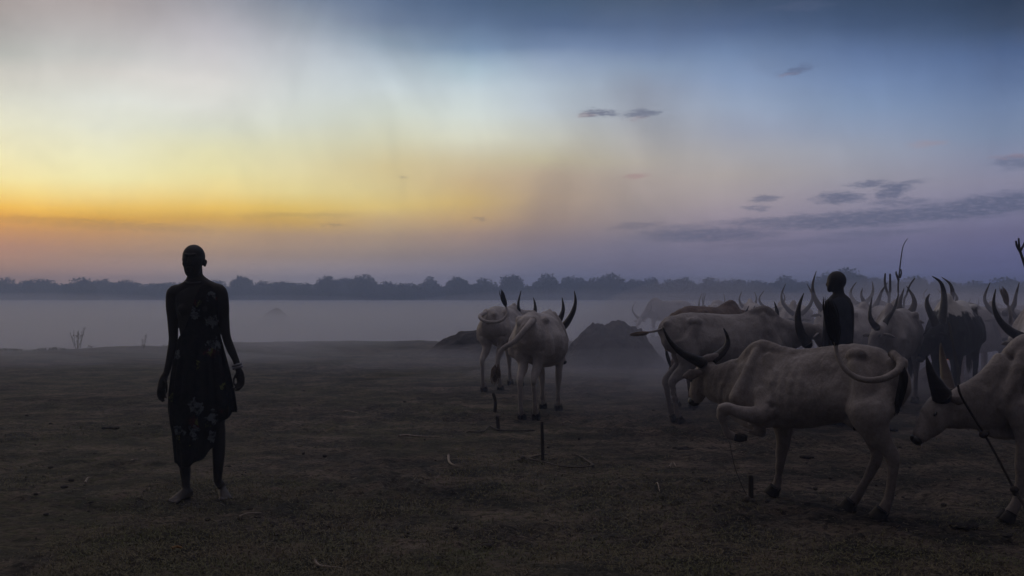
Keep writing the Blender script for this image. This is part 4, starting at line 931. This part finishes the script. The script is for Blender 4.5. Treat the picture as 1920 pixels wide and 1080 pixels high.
    sd_ = d.modifiers.new('thick', 'SOLIDIFY'); sd_.thickness = .004
woman()

def man():
    D = 11.6; k = FPX/D
    def w(x, y, d=0.0):
        p = Q(x, y, D); p.y += d; return p
    g = gz(3.78, D); org = Vector((w(1570, 700).x, D, g))
    rt = root('person', org, 'dark-skinned man in a dark cloth seen from behind among the cattle, facing left', 'person')
    mb = MB(); fx = Vector((-.86, .5, 0)); sx = Vector((.5, .86, 0))
    # head, chin to the left
    hc = w(1568, 527)
    mb.ell(hc+Vector((.005, 0, .004)), (.112, .09, .113), (fx, sx, Vector((0, 0, 1))), n=18, m=12)
    mb.loft([(w(1563, 530), .075, .075), (w(1560, 537, .01), .062, .06), (w(1557, 543, .02), .042, .036), (w(1555.5, 546, .02), .028, .022)], side=sx, n=14)
    mb.loft([(w(1553.6, 528, .03), .012), (w(1552.0, 534, .035), .016), (w(1553.2, 536, .03), .012)], n=8)
    mb.ell(w(1554.6, 540, .03), (.016, .018, .011)); mb.ell(w(1571, 532, -.085), (.02, .012, .03))
    mb.loft([(w(1571, 536), .066, .066), (w(1572, 546), .063, .063), (w(1573, 556), .075, .075)], n=14)
    T = [(1573, 552, 12, .07), (1573, 560, 20, .10), (1574, 572, 23, .13), (1573, 595, 22, .135), (1571, 620, 20, .12), (1570, 650, 21, .13), (1570, 690, 23, .15), (1570, 715, 22, .14)]
    mb.loft([(w(x, y), hw/k, dp) for x, y, hw, dp in T], side=Vector((1, 0, 0)), n=18, sub=3)
    # arms hanging at the sides
    mb.loft([(w(1556, 566, -.04), .055), (w(1551, 575, -.06), .055), (w(1549, 600, -.07), .045), (w(1547, 628, -.08), .04), (w(1545, 655, -.10), .034), (w(1543, 680, -.13), .025)], n=12)
    mb.loft([(w(1585, 566, -.03), .055), (w(1589, 577, -.05), .055), (w(1591, 603, -.06), .045), (w(1590, 632, -.07), .04), (w(1588, 658, -.09), .034), (w(1586, 682, -.11), .025)], n=12)
    for x_ in (1543, 1586):
        mb.loft([(w(x_, 682, -.12), .018, .026), (w(x_-1, 694, -.13), .016, .036)], side=Vector((1, 0, 0)), n=10)
        for i in range(4): finger(mb, [w(x_-1, 693, -.16+i*.022), w(x_-2, 701, -.165+i*.022), w(x_, 707-abs(i-1.5)*1.5, -.165+i*.022)], .0088)
        finger(mb, [w(x_+1, 688, -.16), w(x_+2, 696, -.18), w(x_+2, 700, -.18)], .0095)
    for x_, q in ((1560, -1), (1581, 1)):
        mb.loft([(w(x_, 705), .09, .10), (w(x_, 745), .062, .068), (w(x_, 765), .055, .06), (w(x_, 790-22), .045, .05), (Vector((w(x_, 0).x, D, g+.10)), .032, .036), (Vector((w(x_, 0).x, D, g+.04)), .034, .045)], side=Vector((1, 0, 0)), n=14)
        a = Vector((w(x_, 0).x, D, g)); t = fx; up = Vector((0, 0, 1))
        mb.loft([(a-t*.05+up*.034, .030, .034), (a+t*.06+up*.034, .040, .03), (a+t*.14+up*.018, .046, .018), (a+t*.19+up*.014, .040, .012)], side=sx, n=12)
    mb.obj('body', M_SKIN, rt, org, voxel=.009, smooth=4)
    # wrap worn over one shoulder, falling to the shins
    ys = [552, 560, 575, 610, 650, 700, 760, 782]; hw = [10, 19, 25, 26, 27, 29, 31, 32]; dp = [.05, .115, .155, .17, .18, .20, .22, .22]; V = []; Fc = []
    nt_, nv = 150, 70
    for i in range(nt_):
        th = 2*math.pi*i/nt_; sn, cs = math.sin(th), math.cos(th); yt = 556+10*max(0, -sn)**2; yb = 776+3*math.sin(th*3)
        for j in range(nv):
            v = j/(nv-1); y = yt+(yb-yt)*v; low = float(sstep(575, 760, y))
            m_ = 1+(.012+.05*low)*(math.sin(th*9+y*.02)*.6+math.sin(th*17+2)*.4)
            V.append(w(1571+np.interp(y, ys, hw)*sn*m_-2*low, y, -cs*np.interp(y, ys, dp)*m_)-org)
    for i in range(nt_):
        for j in range(nv-1):
            a = i*nv+j; b = ((i+1) % nt_)*nv+j; Fc.append((a, b, b+1, a+1))
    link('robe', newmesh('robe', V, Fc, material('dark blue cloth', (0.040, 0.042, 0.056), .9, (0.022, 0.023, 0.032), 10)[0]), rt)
man()
#@@PROPS
def lean_pole(pts, r0, r1, mat, name, label, cat, group=None, forks=()):
    g = gz(pts[0].x, pts[0].y); org = Vector((pts[0].x, pts[0].y, g)); mb = MB(); n = len(pts)
    mb.loft([(p, r0+(r1-r0)*i/(n-1)) for i, p in enumerate(pts)], n=10, sub=5)
    for f_ in forks: mb.loft([(p, r) for p, r in f_], n=8, sub=4)
    o = mb.obj(name, mat, None, org); o.location = org; tag(o, label, cat, group); return o
def gp(x, y):     # point on the ground seen at this picture row
    D = CAMH*FPX/(y-HOR); X = (x-960)/FPX*D; return Vector((X, D, gz(X, D)))
# tether pegs
def peg(x, yb, yt, lean_, r, label, bend=0.0):
    b = gp(x, yb); D = b.y; t = Q(x+lean_, yt, D); b2 = b-Vector((0, 0, .05)); m_ = b.lerp(t, .5)+Vector((bend, 0, 0))
    return lean_pole([b2, m_, t], r, r*.85, M_WOOD, 'tether_peg', label, 'peg', 'wooden tether pegs driven into the ground')
peg(1018, 868, 792, -2, .017, 'tallest upright tether peg, standing in the loose rope loop')
peg(935, 808, 781, -3, .022, 'short tether peg behind and left of the tallest peg')
peg(927, 771, 738, -2, .025, 'bent tether peg nearest the rear-view cows', .02)
peg(1408, 944, 893, 0, .020, 'tether peg in front of the cow lifting its foreleg')
def rope(pts, r, label, mat=M_ROPEP, extra=None, cat='rope', nm='rope'):
    o_ = Vector(pts[0]); mb = MB(); mb.loft([(p, r) for p in pts], n=8, sub=6)
    if extra:
        for p, rr in extra: mb.ell(p, (rr, rr*.9, rr*.8), n=10, m=7)
    o = mb.obj(nm, mat, None, o_); o.location = o_; tag(o, label, cat); return o
def gl(x, y, h=.012): p = gp(x, y); p.z += h; return p
rope([gl(980, 862, .02), gl(1000, 866), gl(1018, 869), gl(1050, 877), gl(1085, 879), gl(1111, 877, .02), gl(1100, 866), gl(1085, 857), gl(1060, 853), gl(1022, 855), gl(1000, 860), gl(985, 866)], .0085, 'rope lying in a loose loop around the tallest peg', extra=[(gl(980, 864, .02), .03), (gl(974, 867, .015), .022), (gl(1110, 876, .015), .02), (gl(1028, 841, .012), .018)])
rope([gl(878, 812), gl(905, 812), gl(918, 806, .03), gl(935, 809), gl(965, 811), gl(1002, 810)], .009, 'rope stretched flat on the ground past the short peg')
rope([gl(1404, 941, .03), Q(1400, 928, 7.35), Q(1392, 912, 7.3), Q(1381, 885, 7.25), Q(1374, 860, 7.22), Q(1368, 828, 7.19)], .0028, 'thin tether running from the peg up to the lifted hoof', extra=[(gl(1402, 944, .022), .034), (gl(1411, 946, .018), .022)])
rope([Q(1796, 722, 6.42), Q(1800, 738, 6.42), Q(1812, 760, 6.44), Q(1846, 815, 6.45), Q(1862, 843, 6.42), Q(1886, 888, 6.35), Q(1903, 920, 6.3), Q(1925, 955, 6.2), gl(1960, 1010)], .008, 'dark rope hanging from the right-edge cow’s neck to the ground', mat=M_WOOD, extra=[(Q(1844, 815, 6.45), .030), (Q(1849, 812, 6.46), .022), (Q(1902, 918, 6.3), .028), (Q(1904, 925, 6.3), .022)])
# poles among the herd
D = 17.0
lean_pole([Q(1686, 730, D), Q(1687, 600, D), Q(1684, 540, D), Q(1687, 505, D), Q(1690, 480, D), Q(1694, 460, D), Q(1702, 447, D)], .019, .004, M_WOODP, 'branch_pole', 'tallest thin bare pole rising from the herd, curved at its tip', 'pole', 'bare poles standing in the cattle camp',
    forks=[[(Q(1685, 525, D), .022), (Q(1681, 515, D), .018), (Q(1680, 509, D), .010)], [(Q(1687, 520, D), .022), (Q(1690, 512, D), .015), (Q(1689, 505, D), .010)]])
D = 19.0
lean_pole([Q(1668, 720, D), Q(1667, 570, D), Q(1669, 545, D), Q(1669, 525, D), Q(1669, 514, D)], .03, .017, M_WOODP, 'forked_pole', 'forked pole with two upright prongs left of the tallest pole', 'pole', 'bare poles standing in the cattle camp',
    forks=[[(Q(1667, 556, D), .027), (Q(1661, 540, D), .024), (Q(1659, 526, D), .022), (Q(1660, 513, D), .015)]])
D = 17.6
lean_pole([Q(1690, 700, D), Q(1694, 575, D), Q(1700, 552, D), Q(1706, 535, D), Q(1715, 522, D)], .022, .012, M_WOODP, 'branch_pole', 'crooked pole slanting right, right of the tallest pole', 'pole', 'bare poles standing in the cattle camp')
D = 9.5
lean_pole([Q(1985, 840, D), Q(1960, 640, D), Q(1935, 540, D), Q(1920, 492, D), Q(1912, 468, D), Q(1910, 447, D)], .022, .008, M_WOODP, 'branch_pole', 'bare branch leaning in at the right edge, forked at its tip', 'pole', 'bare poles standing in the cattle camp',
    forks=[[(Q(1914, 474, D), .014), (Q(1907, 462, D), .011), (Q(1905, 452, D), .009)], [(Q(1913, 470, D), .014), (Q(1919, 460, D), .010), (Q(1922, 452, D), .008)]])
D = 12.0
lean_pole([Q(1799, 780, D), Q(1797, 700, D), Q(1790, 665, D), Q(1783, 620, D), Q(1779, 605, D)], .020, .012, M_WOODP, 'herding_stick', 'thin stick leaning beside the black cow’s head', 'stick')
# embers of a dung fire
def fire():
    D = 16.5; c = Q(1751, 672, D); g = gz(c.x, D); org = Vector((c.x, D, g)); rr = random.Random(4)
    rt = root('camp_fire', org, 'small glowing dung fire seen between the horns under the black cow', 'fire')
    mb = MB()
    for i in range(26):
        a = rr.random()*6.28; r_ = rr.random()*.36; mb.ell(org+Vector((math.cos(a)*r_, math.sin(a)*r_, .30*(1-r_/.42)+.04)), (.09, .08, .07), n=7, m=5)
    mb.loft([(org+Vector((0, 0, -.05)), .40), (org+Vector((0, 0, .2)), .28), (org+Vector((0, 0, .36)), .1)], n=14); mb.obj('ash_pile', M_ASH, rt, org)
    m = bpy.data.materials.new('ember'); m.use_nodes = True; N = NT(m.node_tree); m.node_tree.nodes.clear()
    e = N.n('ShaderNodeEmission'); e.inputs[0].default_value = (1, .22, .06, 1); e.inputs[1].default_value = 4.0; o = N.n('ShaderNodeOutputMaterial'); m.node_tree.links.new(e.outputs[0], o.inputs[0])
    em = MB()
    for dx_, dz_, r_ in ((-.06, .02, .028), (-.01, .0, .022), (.05, .03, .024), (.02, .05, .016), (-.03, .055, .014), (.08, .01, .012)): em.ell(c+Vector((dx_, -.33, dz_)), (r_, .015, r_), n=8, m=6)
    em.obj('embers', m, rt, org)
fire()
# bones, stalks and dung
def stalk(pts, r, label, mat=M_BONE, cat='stick', nm='stalk', r1=None):
    o_ = Vector(pts[0]); n = len(pts); r1 = r1 or r*.5
    o = MB().loft([(p, r+(r1-r)*i/(n-1)) for i, p in enumerate(pts)], n=8, sub=4).obj(nm, mat, None, o_); o.location = o_; tag(o, label, cat)
stalk([gl(748, 822, .03), gl(760, 820, .03), gl(785, 821, .02), gl(824, 822, .015)], .016, 'long pale stalk lying on the dirt left of the pegs', r1=.006)
stalk([gl(841, 862, .04), gl(842, 870, .02), gl(850, 876, .015), gl(863, 878, .015)], .013, 'small curved white bone on the dirt left of the tallest peg', cat='bone', nm='bone', r1=.005)
stalk([gl(1055, 798, .02), gl(1063, 796, .03), gl(1072, 797, .015)], .012, 'little white bone fragment between the pegs and the rear-view cow', cat='bone', nm='bone')
stalk([gl(645, 772, .02), gl(655, 774, .03), gl(672, 776, .02)], .010, 'short pale twig lying alone right of the standing person')
stalk([gl(1230, 910, .01), gl(1233, 916, .04), gl(1237, 926, .012)], .007, 'pale upright straw curl on the dirt below the herd’s left side', nm='straw_curl', cat='straw')
stalk([gl(1255, 876, .01), gl(1262, 872, .03), gl(1268, 877, .012)], .008, 'tiny white bone chip left of the tether peg by the lifted hoof', cat='bone', nm='bone')
stalk([gl(448, 971, .012), gl(465, 967, .02), gl(490, 964, .012)], .007, 'thin yellow straw on the ground right of the person’s feet', M_BONE, 'straw', 'straw_stalk')
stalk([gl(590, 1062, .03), gl(600, 1068, .015), gl(640, 1072, .012)], .010, 'pale bent stalk at the bottom edge, left of centre')
stalk([gl(322, 1032, .015), gl(333, 1030, .02), gl(343, 1031, .012)], .011, 'orange-brown stub of stalk at bottom left', material('orange stalk', (.22, .12, .04), .8)[0])
stalk([gl(245, 869, .015), gl(251, 868, .025), gl(258, 866, .015)], .011, 'small white bone chip left of the person’s legs', cat='bone', nm='bone')
stalk([gl(160, 908, .01), gl(165, 904, .03), gl(170, 902, .02)], .010, 'small yellow leaf scrap on the ground at left', M_BONE, 'straw', 'straw_scrap')
stalk([gl(1165, 688, .03), gl(1175, 684, .05), gl(1182, 682, .04)], .020, 'white scrap lying at the foot of the big ash heap', cat='bone', nm='bone')
def dung(x, y, s_, label):
    p = gp(x, y); rr = random.Random(int(x)); mb = MB()
    for i in range(12):
        a = rr.random()*6.28; q = rr.random()*s_*1.1
        mb.ell(p+Vector((math.cos(a)*q*1.4, math.sin(a)*q, .010+.02*s_*rr.random())), (s_*(.25+.35*rr.random()), s_*(.25+.25*rr.random()), .012+s_*.12*rr.random()), n=10, m=6)
    o = mb.obj('dung_pat', M_DUNG, None, p, voxel=.012, smooth=2); o.location = p; tag(o, label, 'dung', 'dark dung pats')
dung(1671, 991, .062, 'black dung pat just below the hind hooves of the foreground cow')
dung(1812, 992, .075, 'flat dung pat below the right-edge cow’s muzzle, in the bottom right')
dung(1508, 858, .06, 'dung pat on the ground seen behind the foreground cow’s foreleg')
dung(1280, 843, .07, 'flat dung pat left of the lifted foreleg')
dung(1675, 807, .08, 'dung pat behind the foreground cow’s hind leg')
dung(210, 803, .06, 'dark dung lump in the grass left of the standing person')
# weeds at the edge of the bank
def weed(x, yb, yt, wpx, n, label, seed):
    b = gp(x, yb); D = b.y; rr = random.Random(seed); rt = root('weed', b, label, 'weed', 'dry twiggy weeds at the edge of the bank'); 
    H = (yb-yt)/FPX*D
    for i in range(n):
        o_ = (rr.random()-.5)*wpx/FPX*D; h_ = H*(.55+.45*rr.random()); mb = MB()
        p0 = b+Vector((o_*.25, rr.uniform(-.1, .1), -.03)); p2 = b+Vector((o_, rr.uniform(-.2, .2), h_)); pm = p0.lerp(p2, .5)+Vector((o_*.15, 0, 0))
        mb.loft([(p0, .007), (pm, .006), (p2, .003)], n=6, sub=3)
        for k_ in range(9):
            q = p0.lerp(p2, .3+.7*rr.random()); mb.ell(q+Vector((rr.uniform(-.03, .03), 0, 0)), (.010, .010, .016), n=6, m=4)
        mb.obj('stem', M_WOOD, rt, b)
weed(145, 664, 622, 30, 7, 'clump of dry twiggy weeds at left on the bank edge', 3)
weed(268, 664, 634, 8, 2, 'single thin weed stem between the weed clump and the person', 5)
def bank_scrub():
    rng = np.random.default_rng(4); n = 7000
    x = -16+rng.random(n)*11; y = 24.6+rng.random(n)*1.2+0.1*(x+16); m_ = fbm(x, y, .5, 3, 6)
    k_ = m_ > .45; x, y = x[k_], y[k_]; n = len(x); z = terrain(x, y)+rng.random(n)*.12*(m_[k_]-.35)*4
    C = np.stack([x, y, z], 1)
    def rv():
        d = rng.normal(size=(n, 3)); return d/np.linalg.norm(d, axis=1)[:, None]*.02
    o = link('bank_scrub', quads_mesh('bank_scrub', C, rv()*1.8, rv(), material('bank greens', (.05, .055, .035), .9)[0])); tag(o, 'low green scrub along the bank edge at far left', 'scrub', kind='stuff')
bank_scrub()

# ================================================================== air and ground smoke
def vol_mat(name, dens, col, an=0.0):
    m = bpy.data.materials.new(name); m.use_nodes = True; t = m.node_tree; t.nodes.clear()
    v = t.nodes.new('ShaderNodeVolumePrincipled'); o = t.nodes.new('ShaderNodeOutputMaterial'); t.links.new(v.outputs[0], o.inputs[1])
    v.inputs['Density'].default_value = dens; v.inputs['Color'].default_value = (*col, 1); v.inputs['Anisotropy'].default_value = an
    return m
def prism(name, bot, top, z0, z1, mat, label):
    n = len(bot); V = [(x, y, z0) for x, y in bot]+[(x, y, z1) for x, y in top]
    F = [tuple(reversed(range(n))), tuple(range(n, 2*n))]+[(i, (i+1) % n, n+(i+1) % n, n+i) for i in range(n)]
    o = link(name, newmesh(name, V, F, mat, False)); tag(o, label, 'haze', kind='stuff'); return o
b = [(-330, -40), (330, -40), (330, 420), (-330, 420)]
o = prism('haze', b, b, -2.4, HAZE_TOP, vol_mat('air', HAZE_D, (0.55, 0.68, 1.0), .45), 'thin blue evening haze over the whole camp')
bot = [(-300, 27), (-14, 25.5), (-5, 31), (3.5, 32), (6, 22), (9, 17), (60, 15), (320, 60), (320, 400), (-300, 400)]
bot = [(-300, 27), (-14, 25.5), (-5, 31), (3.5, 31), (6, 22), (9, 17), (60, 15), (320, 60), (320, 400), (-300, 400)]
top = [(-300, 40), (-16, 36), (-5, 40), (4, 40), (8.5, 31), (12, 26), (62, 24), (320, 70), (320, 400), (-300, 400)]
prism('ground_mist', bot, top, -2.0, 0.74, vol_mat('ground mist', 0.034, (0.90, 0.91, 1.0), .45), 'pale smoke and mist lying low over the plain behind the camp')
bot2 = [(x, y-1.5) for x, y in bot]
prism('ground_mist', bot2, top, -2.1, 0.02, vol_mat('low ground mist', 0.035, (0.90, 0.91, 1.0), .45), 'denser mist hugging the plain')
def puff(x, y, rx, ry, top, dens, an=.45):
    """a flattened bank of smoke with a rounded edge, half sunk in the ground"""
    g = gz(x, y); mb = MB().ell((0, 0, 0), (rx, ry, top-g+.3), n=28, m=15)
    o = link('ground_mist', mb.mesh('ground_mist', vol_mat('smoke', dens, (0.86, 0.87, 1.0), an))); o.location = (x, y, g-.3)
    tag(o, 'loose bank of drifting smoke', 'haze', kind='stuff')
for q in [(-105, 205, 42, 20, 2.2, .008), (-48, 198, 36, 18, 1.9, .009), (8, 206, 40, 20, 2.3, .008), (62, 200, 36, 20, 2.0, .009), (112, 206, 40, 20, 2.0, .008),
          (-42, 88, 24, 16, 1.9, .014), (6, 96, 22, 14, 2.3, .012), (36, 84, 22, 14, 1.7, .014),
          (-15, 27, 7, 3.6, .65, .10), (-7, 29.5, 6, 3.8, .65, .10), (0.5, 30.5, 5, 3.4, .5, .10), (-9.5, 23, 6, 3, .30, .05), (4.2, 24, 3.4, 3.0, .8, .05), (-3, 22, 6, 3.4, .35, .035), (1.5, 17, 5, 3.2, .28, .03),
          (5.6, 29, 4.2, 3.4, 2.1, .10, .1), (9.5, 25, 4.5, 3.6, 2.0, .10, .1), (8.0, 19.5, 3.4, 2.6, 1.9, .10, .1), (11.5, 19.5, 3.6, 2.8, 1.95, .10, .1), (6.5, 15.4, 2.6, 1.5, 1.6, .12, .1), (3.6, 15.6, 1.9, 1.4, 1.0, .10, .1), (10, 15.2, 2.2, 1.2, 1.5, .08, .1), (14, 25, 5, 4, 2.0, .08, .1),
          (2.2, 18.6, 3.4, 1.6, .55, .07), (-0.8, 21.0, 3.2, 2.0, .5, .06), (4.6, 20.5, 1.8, 2.2, .9, .07), (-19, 27, 6, 4, .6, .06), (-11, 25.0, 7, 3.6, .85, .055), (-15, 21.5, 7, 3.6, .45, .045), (-6, 26.5, 6, 3.4, .5, .05)]:
    puff(*q)
bot = [(-1, 11), (3, 9.5), (10, 8.5), (60, 8), (60, 27), (8, 27), (-1, 27)]; top = [(1.5, 14), (4, 12), (10, 11), (60, 10.5), (60, 26), (9, 26), (2.5, 25)]
prism('ground_mist', bot, top, -1.5, 2.3, vol_mat('thin herd smoke', 0.006, (0.80, 0.83, 1.0), .1), 'thin smoke drifting over the cattle on the right')
prism('ground_mist', [(x+.3, y-.8) for x, y in bot], [(x, y-.8) for x, y in top], -1.6, 1.56, vol_mat('herd smoke', 0.030, (0.80, 0.83, 1.0), .1), 'smoke drifting among the cattle on the right')
bot = [(-30, 11), (-2, 11), (-2, 25), (-30, 25)]; top = [(-30, 17), (-3, 17), (-3, 24), (-30, 24)]
prism('ground_mist', bot, top, -1.5, 1.0, vol_mat('thin mist', 0.012, (0.80, 0.88, 1.0), .45), 'thin mist creeping forward over the open ground on the left')
